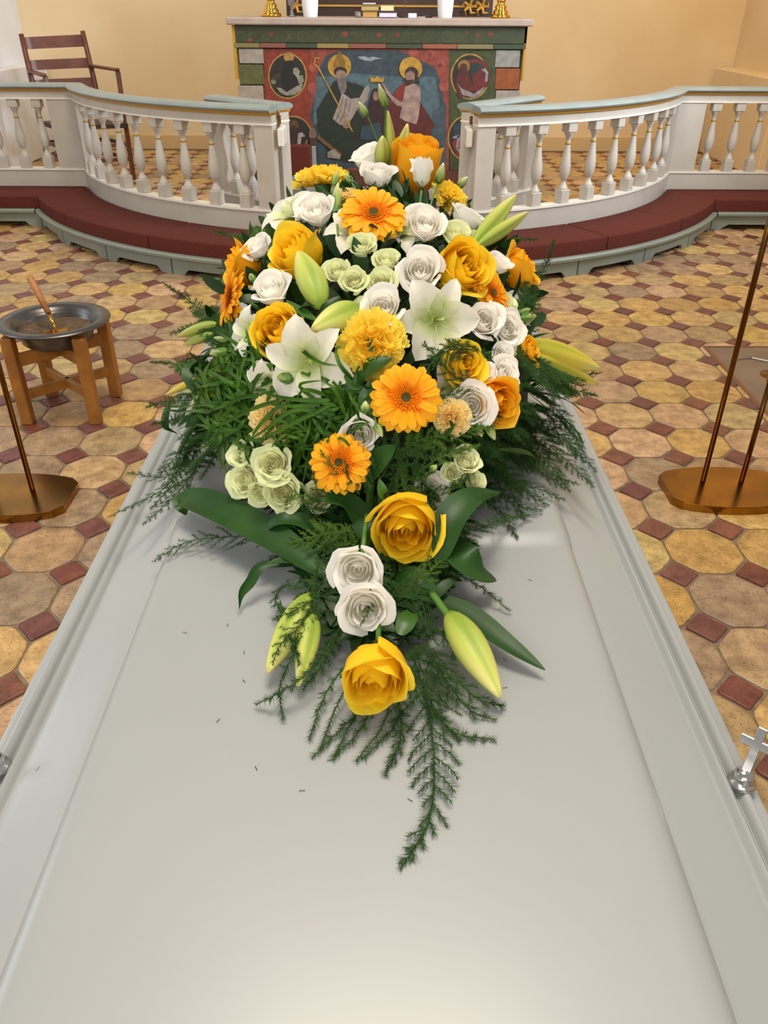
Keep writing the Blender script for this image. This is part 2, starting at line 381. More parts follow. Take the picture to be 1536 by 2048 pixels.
# paths run left -> right, so the outer (viewer) side is on the right hand: +offset
PATH_L = [(-3.74, YF), (CX-dxc-.001, YF)]+arc(RR, AL0, AGL, 22)[1:]
PATH_R = arc(RR, AGR, AR0, 22)[:-1]+[(CX+dxc+.001, YF), (3.74, YF)]
def baluster(parent, x, y, z0, z1, ang=0):
    """turned baluster between the bottom and top rail; square blocks at both ends, thin gold ring on the neck"""
    h = z1-z0; R = np.array([[math.cos(ang), -math.sin(ang), 0], [math.sin(ang), math.cos(ang), 0], [0, 0, 1]])
    key = round(h, 3)
    if key not in BALM:
        mb = MB(); b = .034
        mb.box((0, 0, .04), (b, b, .04), bev=.003); mb.box((0, 0, h-.028), (b, b, .028), bev=.003)
        P = [(.030, .080), (.031, .088), (.027, .094), (.019, .108), (.0135, .122), (.0135, .130), (.022, .142), (.030, .165), (.0335, .195), (.0325, .225), (.027, .265), (.0205, .305), (.0155, .345), (.0135, .37),
             (.0135, h-.105), (.015, h-.098), (.0185, h-.082), (.026, h-.070), (.029, h-.063), (.029, h-.056)]
        P = [(r, z*1.0) for r, z in P]; mb.lathe(P, n=14)
        V = np.vstack(mb.V); me = mdata('baluster', V, mb.F, M_CREAM); me.polygons.foreach_set('use_smooth', [True]*len(me.polygons)); me.set_sharp_from_angle(angle=math.radians(40))
        g = MB(); g.lathe([(.0135, h-.128), (.0175, h-.126), (.019, h-.121), (.0175, h-.116), (.0135, h-.114)], n=12)
        mg = mdata('gold_ring', np.vstack(g.V), g.F, M_GOLDP, True)
        BALM[key] = (me, mg)
    me, mg = BALM[key]; off = WLOC[parent.name]
    o = bpy.data.objects.new('baluster', me); link(o, parent); o.location = np.array([x, y, z0])-off; o.rotation_euler = (0, 0, ang)
    g = bpy.data.objects.new('gold_ring', mg); link(g, o)
BALM = {}
ZB, ZT = .335, .80        # opening of the balustrade between bottom and top rail
def rail_section(parent, path, name_s=''):
    mb = MB(); sweep(mb, path, [(0, .10), (0, .862), (-.075, .862), (-.075, .10)][::-1]) if False else None
    # bottom panel, top rail
    lo = MB(); sweep(lo, path, [(0, .0), (0, ZB-.012), (-.07, ZB-.012), (-.07, .0)]); lo.build('bottom_rail', M_CREAM, parent)
    mo = MB(); sweep(mo, path, [(.008, ZB-.012), (.008, ZB), (-.078, ZB), (-.078, ZB-.012)])
    sweep(mo, path, [(.008, ZT), (.008, ZT+.010), (-.078, ZT+.010), (-.078, ZT)]); mo.build('moulding', mat('white_paint', '#e6e1d6', .35), parent)
    up = MB(); sweep(up, path, [(0, ZT+.010), (0, .862), (-.07, .862), (-.07, ZT+.010)]); up.build('top_rail', M_CREAM, parent)
    g = MB(); sweep(g, path, [(.012, .852), (.014, .868), (-.084, .868), (-.082, .852)]); g.build('gold_strip', M_GOLDP, parent)
    hr = MB(); sweep(hr, path, [(.018, .868), (.032, .872), (.037, .882), (.030, .893), (.008, .901), (-.035, .905), (-.078, .901), (-.100, .893), (-.107, .882), (-.102, .872), (-.088, .868)])
    autosmooth(hr.build('handrail', M_BLUEG, parent), 50)
def stile(parent, path, name='stile', m=None):
    mb = MB(); sweep(mb, path, [(-.0005, ZB), (-.0005, ZT), (-.0695, ZT), (-.0695, ZB)]); return mb.build(name, m or M_CREAM, parent)
def arc_pt(r, a): return (CX+r*math.cos(a), CY+r*math.sin(a))
for side, path, ac, ag, nb in (('left', PATH_L, AL0, AGL, 9), ('right', PATH_R, AR0, AGR, 9)):
    sg = -1 if side == 'left' else 1
    T = thing('altar_rail', {'left': 'cream balustrade with blue-grey handrail, section left of the altar', 'right': 'cream balustrade with blue-grey handrail, section right of the altar'}[side], 'balustrade', (CX+sg*dxc, YF, 0), 'communion rail sections')
    rail_section(T, path)
    cs = .19/RR                     # stiles on the curve and on the flat
    s2 = .115/RR
    if side == 'left':
        stile(T, [(CX-dxc-.19, YF), (CX-dxc-.001, YF)]+arc(RR, ac, ac+.05, 2)[1:]); stile(T, arc(RR, ag-s2, ag, 4))
        a_in0, a_in1 = ac+.05, ag-s2
        stile(T, [(-3.74, YF), (-3.66, YF)])
    else:
        stile(T, arc(RR, ac-.05, ac, 2)[:-1]+[(CX+dxc+.001, YF), (CX+dxc+.19, YF)]); stile(T, arc(RR, ag, ag+s2, 4))
        a_in0, a_in1 = ac-.05, ag+s2
        stile(T, [(3.66, YF), (3.74, YF)])
    for k in range(nb):
        a = a_in0+(a_in1-a_in0)*(k+.55)/nb; x, y = arc_pt(RR-.035, a); baluster(T, x, y, ZB, ZT, a)
    for k in range(8):
        x = CX+sg*(dxc+.19+.085+k*.172)
        if abs(x) < 3.62: baluster(T, x, YF+.035, ZB, ZT)
    # kneeling bench that runs along the foot of the rail
    K = thing('kneeling_bench', 'low grey-blue painted kneeling bench with cut-out base, at the foot of the %s balustrade' % side, 'bench', (CX+sg*dxc, YF-.3, 0), 'kneeling benches')
    mb = MB(); sweep(mb, path, [(.415, .098), (.425, .104), (.427, .118), (.418, .128), (.001, .128), (.001, .098)]); mb.build('bench_board', M_KNEEL, K)
    # fascia: short panels, each with a long slot cut out above the floor
    P = np.array(path); fl = MB(); seg = []
    def fascia(pts):
        pts = np.array(pts); d = np.r_[0, np.cumsum(np.linalg.norm(np.diff(pts, axis=0), axis=1))]; L = d[-1]
        m_ = MB(); V = []; n = 28
        for i in range(n+1):
            s = L*i/n; x = np.interp(s, d, pts[:, 0]); y = np.interp(s, d, pts[:, 1]); e = min(s, L-s)
            z = 0 if e < .085 else .038*min(1, (e-.085)/.03)**.5
            s2 = min(L, s+.01); x2 = np.interp(s2, d, pts[:, 0]); y2 = np.interp(s2, d, pts[:, 1])
            if s2 == s: x2, y2 = x, y; x, y = np.interp(s-.01, d, pts[:, 0]), np.interp(s-.01, d, pts[:, 1]); bx, by = x2, y2
            else: bx, by = x, y
            t = np.array([x2-x, y2-y]); t /= np.linalg.norm(t)+1e-9; nx, ny = t[1], -t[0]
            V += [(bx, by, z), (bx, by, .0985), (bx-nx*.02, by-ny*.02, .0985), (bx-nx*.02, by-ny*.02, z)]
        F = [[i*4+k, i*4+(k+1) % 4, (i+1)*4+(k+1) % 4, (i+1)*4+k] for i in range(n) for k in range(4)]
        F += [[0, 1, 2, 3][::-1], [n*4+k for k in range(4)]]
        m_.add(V, F); o = m_.build('front_panel', M_KNEEL, K); return o
    Rk = RR+.395
    ak = math.atan2(CY-(YF-.395), 1)  # flat front line y = YF-.395
    yk = YF-.395; dk = math.sqrt(Rk**2-(CY-yk)**2)
    if side == 'left':
        aL = -PI+math.atan2(CY-yk, dk)
        for q in range(4): fascia(arc(Rk, aL+(ag-aL)*q/4+.002, aL+(ag-aL)*(q+1)/4-.002, 12))
        fascia([(-3.3, yk), (CX-dk-.004, yk)])
    else:
        aR = -math.atan2(CY-yk, dk)
        for q in range(4): fascia(arc(Rk, ag+(aR-ag)*q/4+.002, ag+(aR-ag)*(q+1)/4-.002, 12))
        fascia([(CX+dk+.004, yk), (3.3, yk)])
    # cushions: each a separate pad
    def cushion(pts, label, ri=.012, ro=.392):
        mb = MB(); z0, z1 = .1285, .212; b = .012
        sweep(mb, pts, [(ro-.004, z0), (ro, z0+b), (ro, z1-b), (ro-b*.4, z1-b*.4), (ro-b, z1), ((ri+ro)/2, z1+.003), (ri+b, z1), (ri, z1-b), (ri, z0)])
        o = mb.build('kneeling_cushion', M_CUSH); autosmooth(o, 60); tag(o, label, 'cushion', 'maroon kneeling cushions')
        return o
    D = math.radians
    if side == 'left':
        cs_ = [([(-3.6, YF), (CX-dxc-.0, YF)], None)]
        # mitred meeting of the straight and the curved run
        def wedge(outer, inner, label):
            z0, z1 = .1285, .212; poly = outer+inner[::-1]
            mb = MB(); c = np.mean(poly, axis=0); n = len(poly); V = []
            for sc, z in ((1, z0), (1, z1-.010), (.992, z1-.003), (.975, z1)):
                for p in poly: V.append((*(c+(np.array(p)-c)*sc), z))
            F = [[k*n+i, k*n+(i+1) % n, (k+1)*n+(i+1) % n, (k+1)*n+i] for k in range(3) for i in range(n)]
            F += [list(range(n))[::-1], [3*n+i for i in range(n)]]
            mb.add(V, F); o = autosmooth(mb.build('kneeling_cushion', M_CUSH), 50); tag(o, label, 'cushion', 'maroon kneeling cushions'); return o
    ycf = YF-.392; Rc = RR+.392; dcf = math.sqrt(Rc**2-(CY-ycf)**2); ylb = YF-.012; Rb = RR+.012; dcb = math.sqrt(Rb**2-(CY-ylb)**2)
    if side == 'left':
        a1, a2 = D(-138.6), D(-119.9)
        af = -PI+math.atan2(CY-ycf, dcf); ab = -PI+math.atan2(CY-ylb, dcb)
        wedge([(-3.6, ycf), (CX-dcf-.005, ycf)], [(-3.6, ylb), (CX-dcb-.005, ylb)], 'long straight maroon kneeling cushion along the left end of the rail')
        wedge(arc(Rc, af+.002, a1-.002, 8), arc(Rb, ab+.002, a1-.002, 8), 'maroon kneeling cushion at the left corner where the rail begins to curve')
        wedge(arc(Rc, a1+.002, a2-.002, 10), arc(Rb, a1+.002, a2-.002, 10), 'middle maroon kneeling cushion on the left curve of the rail')
        wedge(arc(Rc, a2+.002, ag-.002, 10), arc(Rb, a2+.002, ag-.002, 10), 'maroon kneeling cushion on the left curve nearest the gate, partly behind the flowers')
    else:
        a1, a2 = D(-43.4), D(-59.4)
        af = -math.atan2(CY-ycf, dcf); ab = -math.atan2(CY-ylb, dcb)
        wedge([(CX+dcf+.005, ycf), (3.6, ycf)], [(CX+dcb+.005, ylb), (3.6, ylb)], 'long straight maroon kneeling cushion along the right end of the rail')
        wedge(arc(Rc, a1+.002, af-.002, 8), arc(Rb, a1+.002, ab-.002, 8), 'maroon kneeling cushion at the right corner where the rail begins to curve')
        wedge(arc(Rc, a2+.002, a1-.002, 10), arc(Rb, a2+.002, a1-.002, 10), 'middle maroon kneeling cushion on the right curve of the rail')
        wedge(arc(Rc, ag+.002, a2-.002, 10), arc(Rb, ag+.002, a2-.002, 10), 'maroon kneeling cushion on the right curve nearest the gate, partly behind the flowers')
    # gate leaf, swung inwards, and its hinge
    gx, gy = (-.598, 5.20) if side == 'left' else (.530, 5.23)
    ex, ey = (-1.10, 5.66) if side == 'left' else (1.03, 5.78)
    G = thing('altar_gate', 'cream balustrade gate leaf with blue-grey top, swung open inwards on the %s of the gap' % side, 'gate', (gx, gy, 0), 'communion rail gates')
    d = np.array([ex-gx, ey-gy]); L = np.linalg.norm(d); d /= L
    gp = [(gx, gy), (ex, ey)]
    if side == 'left': gp = gp[::-1]
    z_low = .13
    mb = MB(); sweep(mb, gp, [(0, z_low), (0, ZB-.012), (-.07, ZB-.012), (-.07, z_low)]); mb.build('bottom_rail', M_CREAM, G)
    mb = MB(); sweep(mb, gp, [(.006, ZB-.012), (.006, ZB), (-.076, ZB), (-.076, ZB-.012)]); sweep(mb, gp, [(.006, ZT), (.006, ZT+.01), (-.076, ZT+.01), (-.076, ZT)]); mb.build('moulding', mat('white_paint', '#e6e1d6', .35), G)
    mb = MB(); sweep(mb, gp, [(0, ZT+.01), (0, .862), (-.07, .862), (-.07, ZT+.01)]); mb.build('top_rail', M_CREAM, G)
    mb = MB(); sweep(mb, gp, [(.012, .852), (.014, .868), (-.084, .868), (-.082, .852)]); mb.build('gold_strip', M_GOLDP, G)
    mb = MB(); sweep(mb, gp, [(.018, .868), (.032, .872), (.037, .882), (.030, .893), (.008, .901), (-.035, .905), (-.078, .901), (-.100, .893), (-.107, .882), (-.102, .872), (-.088, .868)]); autosmooth(mb.build('handrail', M_BLUEG, G), 50)
    g0, g1 = np.array(gp[0]), np.array(gp[1]); gd = (g1-g0)/np.linalg.norm(g1-g0)
    stile(G, [tuple(g0), tuple(g0+gd*.10)]); stile(G, [tuple(g1-gd*.10), tuple(g1)])
    gn = np.array([gd[1], -gd[0]])
    for k in range(3):
        c = g0+gd*(.10+(L-.20)*(k+.5)/3)-gn*.035; baluster(G, c[0], c[1], ZB, ZT, math.atan2(gd[1], gd[0]))
    # square post the leaf folds against
    # hinge: painted plate joining leaf and rail
    a = AGL if side == 'left' else AGR; ex2, ey2 = arc_pt(RR-.035, a)
    mb = MB(); hx = (ex2+gx)/2+(.013 if side == 'left' else -.013)
    mb.box((hx-.012*sg, (ey2+gy)/2+.0, .735), (.018, .085, .047), bev=.004); mb.build('hinge_block', mat('white_paint', '#e6e1d6', .35), G)
    mb = MB(); mb.tube([(hx+.0, (ey2+gy)/2, .80), (hx, (ey2+gy)/2, .845)], .010, 8); mb.build('hinge_pin', M_BRASS, G)

# ------------------------------------------------------------------ altar with painted frontal
YA = 7.10
def X(px, py=150): return PY(px, py, YA)[0]
def Z(py, px=760): return PY(px, py, YA)[2]
AL = thing('altar', 'stone-topped church altar with a painted frontal of haloed figures', 'altar', (0, YA+.35, 0))
mb = MB(); mb.box((X(760), YA+.34, .05), (1.35, .46, .05), bev=.01); mb.build('stone_step', M_STEPS, AL)
mb = MB(); mb.box(((X(478)+X(1042))/2, YA+.40, .685), ((X(1042)-X(478))/2, .385, .565)); mb.build('altar_body', mat('dark_green_paint', '#3b3d22', .6), AL)
zs0, zs1 = Z(51), Z(36)
mb = MB(); mb.box(((X(455, 43)+X(1065, 43))/2, YA+.36, (zs0+zs1)/2), ((X(1065, 43)-X(455, 43))/2, .43, (zs1-zs0)/2), bev=.008); mb.build('altar_slab', M_STONE, AL)
mb = MB(); mb.box(((X(470, 70)+X(1054, 70))/2, YA+.03, (zs0+Z(87))/2), ((X(1054, 70)-X(470, 70))/2, .05, (zs0-Z(87))/2), bev=.004)
M_FRZ = mat('frieze_green', '#3a3f22', .55, col2='#30361d', nscale=14)
mb.build('frieze', M_FRZ, AL)
# ledge of alternating painted blocks
lc = ['#7a6b3e', '#7d4a3c', '#39412a', '#8a7440', '#7f4a3a', '#39412a', '#8a4f3a', '#7b6b46', '#33422c']
xs = [474, 524, 576, 636, 699, 772, 843, 911, 982, 1046]
for k in range(9):
    mb = MB(); mb.box(((X(xs[k])+X(xs[k+1]))/2, YA+.005, (Z(87)+Z(97))/2), ((X(xs[k+1])-X(xs[k]))/2-.0015, .028, (Z(87)-Z(97))/2-.001), bev=.002)
    mb.build('ledge_block', mat('ledge_paint_%d' % k, lc[k], .6), AL)
# pillars of painted blocks
def pillar(x0, x1, rows):
    for (y0, y1, c, nm) in rows:
        mb = MB(); mb.box(((X(x0, y0)+X(x1, y0))/2, YA+.012, (Z(y0)+Z(y1))/2), ((X(x1, y0)-X(x0, y0))/2, .018, (Z(y0)-Z(y1))/2-.002), bev=.003)
        mb.build('pillar_block', mat('block_'+c[1:], c, .75, col2=nm, nscale=20), AL)
pillar(477, 526, [(98, 129, '#9d9282', '#8b8172'), (130, 171, '#5b5a2f', '#4f4e29'), (172, 214, '#9f8f80', '#8e8072'), (215, 258, '#5b5a2f', '#4f4e29'), (259, 300, '#9d9282', '#8b8172'), (301, 344, '#5b5a2f', '#4f4e29')])
pillar(992, 1041, [(98, 134, '#8f8a82', '#7c7870'), (135, 178, '#8c4a20', '#7c3f1a'), (179, 222, '#9a8a80', '#867a70'), (223, 264, '#4e552c', '#434a26'), (265, 304, '#9a8a80', '#867a70'), (305, 344, '#a4552a', '#8c4621')])
# thin yellow boards at both sides of the front
for x0, x1, xb0, xb1 in ((464, 470, 472, 478), (1050, 1055, 1042, 1046)):
    mb = MB(); a = np.array([X(x0, 51), 0, Z(52)]); 
    V = []; 
    for yy in (YA-.02, YA+.02):
        V += [(X(x0, 52), yy, Z(52)), (X(x1, 52), yy, Z(52)), (X(xb1, 160), yy, Z(160)), (X(xb0, 160), yy, Z(160))]
    mb.add(V, [[0, 1, 2, 3], [7, 6, 5, 4], [0, 4, 5, 1], [1, 5, 6, 2], [2, 6, 7, 3], [3, 7, 4, 0]]); mb.build('side_board', mat('ochre_board', '#b0821f' if x0 < 800 else '#b9925f', .6), AL)
mb = MB(); mb.box(((X(530)+X(992))/2, YA+.012, (Z(340)+Z(385))/2), ((X(992)-X(530))/2, .02, (Z(340)-Z(385))/2)); mb.build('plinth_board', mat('red_brown_plinth', '#5a2c17', .6, col2='#4a2413', nscale=6), AL)
# painted panels: flat layers of paint on a board, each a fraction of a millimetre proud of the one below
class Paint:
    def __init__(s, y0): s.mb = MB(); s.mats = []; s.k = 0; s.y0 = y0
    def poly(s, pts, c, f=lambda x, y: (x, y)):
        q = [f(*p) for p in pts]; y = s.y0-.0004*s.k; s.k += 1
        V = [PY(a, b, YA) for a, b in q]; V = [(v[0], y, v[2]) for v in V]
        m_ = mat('paint_'+c[1:], c, .6, col2='#%02x%02x%02x' % tuple(int(int(c[i:i+2], 16)*.8) for i in (1, 3, 5)), nscale=22)
        if m_ not in s.mats: s.mats.append(m_)
        s.mb.add(V, [list(range(len(V)))], s.mats.index(m_)); return s
    def ell(s, cx, cy, rx, ry, c, f=lambda x, y: (x, y), a0=0, a1=2*PI, n=26):
        return s.poly([(cx+rx*math.cos(a0+(a1-a0)*i/n), cy+ry*math.sin(a0+(a1-a0)*i/n)) for i in range(n)], c, f)
    def line(s, pts, w, c, f=lambda x, y: (x, y)):
        for a, b in zip(pts[:-1], pts[1:]):
            a = np.array(a, float); b = np.array(b, float); d = (b-a)/np.linalg.norm(b-a); n = np.array([-d[1], d[0]])*w/2
            s.poly([a+n, b+n, b-n, a-n], c, f); s.k -= 1
        s.k += 1; return s
    def build(s, name, parent):
        return s.mb.build(name, s.mats, parent)
f5 = lambda x, y: (560+x/4.518, 80+y/4.518)
f6 = lambda x, y: (480+x/6.023, 60+y/6.023)
f4 = lambda x, y: (760+x/4.8, y/4.8)
f40 = lambda x, y: (440+x/4.8, y/4.8)
# frieze ornament: faint painted scrolls and red flowers
p = Paint(YA-.0215)
for (x, y, r) in ((290, 385, 20), (497, 328, 20), (1203, 325, 26), (1525, 335, 20)): p.ell(x, y, r, r, '#8a3624', f40, n=10); p.k -= 1
for (x, y, r) in ((165, 335, 24), (935, 340, 20), (1055, 325, 24), (828, 310, 16)): p.ell(x, y, r, r, '#803425', f4, n=10); p.k -= 1
p.k += 1
def scroll(cx, cy, r, a0, a1, f):
    p.line([(cx+r*math.cos(a0+(a1-a0)*i/9), cy+r*1.1*math.sin(a0+(a1-a0)*i/9)) for i in range(10)], 6, '#57583a', f); p.k -= 1
for cx, r, a0, a1 in ((205, 36, .6, 5.4), (310, 30, 1.6, 6.4), (450, 34, .2, 3.8), (620, 40, -1.2, 1.8), (690, 26, 1, 5), (790, 44, .6, 5.6), (880, 40, 2, 6), (960, 50, 3, 6.4), (1010, 36, .4, 3.2), (1110, 38, 1, 4.6), (1280, 34, 3, 7), (1370, 46, -1.2, 1.8)):
    scroll(cx, 345, r, a0, a1, f40)
for cx, r, a0, a1 in ((40, 30, 1, 5), (250, 40, 3, 6), (350, 44, .2, 4), (470, 44, 3.2, 7), (640, 46, .2, 6), (760, 36, -1, 2), (1150, 34, 1, 4)):
    scroll(cx, 350, r, a0, a1, f4)
p.build('frieze_ornament', AL)['kind'] = 'stuff'
# left red panel, right green panel, with oval medallions
p = Paint(YA-.001); I = lambda x, y: (x, y)
p.poly([(527, 98), (622, 98), (622, 340), (532, 340)], '#84301c')
p.build('red_panel', AL)
p = Paint(YA-.001); p.poly([(898, 98), (992, 98), (988, 340), (900, 340)], '#3b4420'); p.build('green_panel', AL)
def medallion(cx, cy, fig):
    q = Paint(YA-.004); q.ell(cx, cy, 39, 46, '#b3873a'); q.ell(cx, cy, 37, 44, '#7d5b22'); q.ell(cx, cy, 35.5, 42.5, '#26211b'); q.k += 1
    fig(q); q.build('medallion', AL)
def fig1(q):
    q.ell(590, 325, 62, 62, '#a3793a', f6); q.poly([(530, 420), (560, 370), (620, 365), (650, 430), (690, 600), (660, 720), (570, 730), (500, 620)], '#1b1713', f6)
    q.poly([(640, 460), (690, 450), (725, 500), (710, 550), (760, 540), (770, 620), (720, 660), (680, 560), (640, 520)], '#8b8571', f6)
    q.ell(405, 620, 30, 32, '#7d7f66', f6); q.poly([(440, 690), (500, 700), (560, 750), (640, 700), (760, 640), (740, 720), (660, 780), (560, 790), (480, 750)], '#8d8676', f6)
    q.poly([(390, 560), (440, 520), (490, 530), (460, 600), (400, 610)], '#45391f', f6)
def fig2(q):
    q.ell(650, 1150, 60, 62, '#5e4322', f6); q.poly([(600, 1180), (640, 1140), (700, 1180), (690, 1340), (640, 1420), (560, 1380)], '#3b241a', f6)
    q.poly([(700, 1240), (750, 1230), (790, 1280), (740, 1290), (730, 1390), (690, 1390)], '#9a8c86', f6); q.poly([(790, 1330), (820, 1310), (810, 1390), (780, 1380)], '#7b5a44', f6)
def fig3(q):
    q.poly([(760, 610), (900, 560), (1020, 590), (1060, 700), (1040, 830), (900, 880), (880, 700)], '#64221a', f4); q.ell(805, 635, 56, 62, '#8a6a2c', f4); q.ell(800, 660, 40, 52, '#512418', f4)
    q.poly([(740, 700), (850, 690), (900, 880), (760, 950), (720, 840)], '#5a2018', f4); q.poly([(870, 600), (960, 610), (990, 640), (870, 730), (850, 760)], '#20302c', f4)
    q.poly([(970, 670), (1010, 650), (1040, 700), (1030, 780), (1005, 790), (1015, 700)], '#8f8a8a', f4); q.poly([(850, 860), (980, 740), (1020, 800), (960, 880)], '#6c2018', f4)
    q.poly([(740, 800), (790, 850), (900, 900), (1000, 830), (990, 880), (900, 940), (790, 910)], '#8d7f7a', f4)
def fig4(q):
    q.poly([(905, 250), (940, 240), (960, 270), (950, 310), (915, 305)], '#2a3a44'); q.poly([(903, 285), (925, 270), (932, 300), (915, 312)], '#7d2a1c')
    q.line([(906, 275), (918, 272), (914, 296), (926, 310), (948, 306)], 5, '#8d8488'); q.ell(933, 256, 12, 13, '#7a5a3a')
medallion(575, 152, fig1); medallion(587, 277, fig2); medallion(940, 153, fig3); medallion(934, 276, fig4)
# centre painting
p = Paint(YA-.002)
p.poly([(622, 98), (898, 98), (898, 340), (622, 340)], '#8a3d2c')
p.poly([(420, 140), (560, 90), (1080, 95), (1280, 190), (1330, 210), (1400, 250), (1440, 340), (1460, 420), (1480, 560), (1500, 640), (1500, 1160), (290, 1160), (300, 800), (270, 680), (310, 520), (330, 330), (370, 220)], '#34424a', f5)
p.poly([(330, 330), (420, 330), (700, 300), (1000, 330), (1400, 330), (1450, 600), (1440, 900), (1000, 900), (700, 700), (300, 760), (310, 540)], '#4c6167', f5)
p.poly([(1380, 640), (1500, 560), (1500, 1160), (1340, 1160)], '#3d4a50', f5)
for (cx, cy) in ((1350, 130), (1450, 230), (1200, 110), (300, 250), (290, 430), (1480, 420)): p.ell(cx, cy, 44, 44, '#97493a', f5, n=12); p.k -= 1
p.k += 1
for (cx, cy) in ((1350, 130), (1450, 230)): p.ell(cx, cy, 24, 24, '#7a3024', f5, n=10); p.k -= 1
p.k += 1
p.poly([(700, 150), (760, 145), (800, 160), (840, 150), (920, 165), (850, 180), (820, 195), (770, 185), (720, 170)], '#8f949a', f5)
p.poly([(490, 370), (440, 450), (330, 640), (345, 800), (380, 900), (460, 1080), (700, 1120), (900, 1100), (900, 900), (700, 640), (760, 420), (700, 400), (600, 375)], '#1c2617', f5)
p.ell(538, 235, 106, 108, '#b98c2e', f5)
p.poly([(486, 250), (484, 200), (515, 130), (535, 100), (560, 130), (592, 190), (590, 260), (540, 245)], '#8a6420', f5)
p.ell(545, 285, 60, 44, '#2c1c14', f5, n=16); p.poly([(505, 290), (540, 268), (590, 285), (595, 350), (570, 385), (520, 375)], '#8a7264', f5)
p.poly([(515, 350), (598, 345), (604, 430), (585, 480), (555, 490), (530, 430)], '#6f6360', f5)
p.poly([(560, 480), (600, 500), (640, 530), (720, 520), (760, 440), (800, 400), (812, 440), (790, 540), (700, 625), (655, 700), (610, 770), (540, 765), (475, 710), (520, 600)], '#9a8a80', f5)
for q_ in ([(570, 510), (545, 640), (500, 735)], [(600, 540), (580, 660), (540, 750)], [(640, 560), (620, 650)]): p.line(q_, 9, '#6f625c', f5); p.k -= 1
p.k += 1
p.ell(600, 760, 38, 40, '#8c6a58', f5, n=14)
p.line([(345, 245), (655, 825)], 14, '#a98136', f5); p.line([(345, 245), (310, 220), (320, 160), (355, 165)], 14, '#b08637', f5)
p.poly([(840, 440), (900, 430), (930, 520), (960, 650), (960, 900), (740, 900), (760, 700), (800, 570)], '#2e1715', f5)
p.poly([(740, 780), (900, 740), (930, 900), (720, 900)], '#2b3d48', f5)
p.ell(866, 505, 26, 42, '#8a6a5c', f5, n=14)
p.poly([(1040, 460), (1120, 385), (1200, 400), (1290, 600), (1400, 770), (1370, 800), (1360, 960), (1000, 960), (960, 700), (1000, 540)], '#571c16', f5)
p.poly([(1040, 460), (1120, 385), (1150, 480), (1110, 600), (990, 560)], '#7d2a1a', f5)
p.ell(1181, 258, 104, 106, '#b98c2e', f5); p.ell(1188, 300, 62, 60, '#3a2618', f5, n=18)
p.poly([(1100, 380), (1140, 360), (1170, 420), (1240, 380), (1264, 400), (1250, 330), (1130, 340)], '#33221a', f5)
p.poly([(1135, 300), (1180, 275), (1215, 300), (1215, 370), (1175, 400), (1140, 370)], '#8f6e5c', f5); p.poly([(1138, 360), (1212, 355), (1200, 410), (1160, 415)], '#3a271d', f5)
p.poly([(1130, 420), (1210, 390), (1268, 430), (1272, 520), (1250, 700), (1230, 760), (1130, 730), (1080, 700), (1100, 600)], '#a18478', f5)
p.poly([(915, 380), (945, 400), (1000, 490), (1090, 560), (1180, 500), (1230, 470), (1240, 520), (1110, 605), (1050, 590), (960, 480)], '#9d7e72', f5)
p.poly([(815, 330), (850, 345), (880, 325), (910, 345), (940, 335), (935, 378), (820, 378)], '#b3872c', f5)
p.line([(340, 870), (550, 1040)], 34, '#6a4c2c', f5); p.poly([(430, 1010), (490, 980), (550, 1040), (540, 1075), (430, 1060)], '#8d8274', f5)
p.ell(295, 850, 34, 60, '#7d5c4c', f5, n=14); p.poly([(270, 880), (330, 880), (340, 1060), (280, 1060)], '#4a3523', f5)
p.build('centre_painting', AL)
# blue-grey kneeler with maroon pad standing before the frontal
q = [PY(575, 372, 6.75)[0], PY(640, 372, 6.75)[0]]
KS = thing('prayer_stool', 'small grey prayer stool with a maroon upright pad, in front of the altar', 'stool', (-.67, 6.78, 0))
zt = PY(600, 290, 6.75)[2]; zb_ = PY(600, 352, 6.75)[2]; x0 = PY(560, 330, 6.75)[0]; x1 = PY(622, 330, 6.75)[0]
mb = MB(); mb.box(((x0+x1)/2, 6.77, (zt+zb_)/2), ((x1-x0)/2, .035, (zt-zb_)/2), bev=.012); mb.build('pad', M_CUSH, KS)
mb = MB(); mb.box(((x0+x1)/2, 6.79, zb_-.012), ((x1-x0)/2+.02, .08, .012)); mb.box((x1+.02, 6.83, (zt+zb_)/2-.02), (.016, .02, (zt-zb_)/2), bev=.003)
for xx in (x0+.02, x1-.02):
    mb.box((xx, 6.80, (zb_-.02)/2), (.015, .05, (zb_-.02)/2))
mb.build('frame', M_BLUEG, KS)

# ------------------------------------------------------------------ things on the altar
ZTOP = float(zs1)
def on_altar(px, Y): return PY(px, 33, Y)[0]
# altarpiece foot
AP = thing('altarpiece', 'dark wooden foot of the altarpiece with gilt mouldings, behind the altar', 'altarpiece', (0, 8.05, 0))
xa, xb = PY(573, 20, 7.95)[0], PY(985, 20, 7.95)[0]
mb = MB(); mb.box(((xa+xb)/2, 8.1, .95), ((xb-xa)/2, .15, .95)); mb.build('predella', M_DARK, AP)
zz = PY(760, 12, 7.95)[2]
mb = MB(); mb.box(((xa+xb)/2, 7.945, zz), ((xb-xa)/2-.12, .008, .008), bev=.002); mb.box(((xa+xb)/2, 7.945, zz+.34), ((xb-xa)/2-.12, .008, .01), bev=.002); mb.build('gilt_moulding', M_GOLDP, AP)
mb = MB()
for cx in (PY(592, 10, 7.9)[0], PY(940, 10, 7.9)[0], PY(965, 10, 7.9)[0]):
    for k in range(5):
        a = k*1.25; mb.tube([(cx, 7.93, zz), (cx+.05*math.cos(a), 7.91, zz+.05*math.sin(a)), (cx+.07*math.cos(a+.6), 7.92, zz+.07*math.sin(a+.6))], [.014, .012, .004], 6)
mb.build('gilt_carving', M_GOLDP, AP)
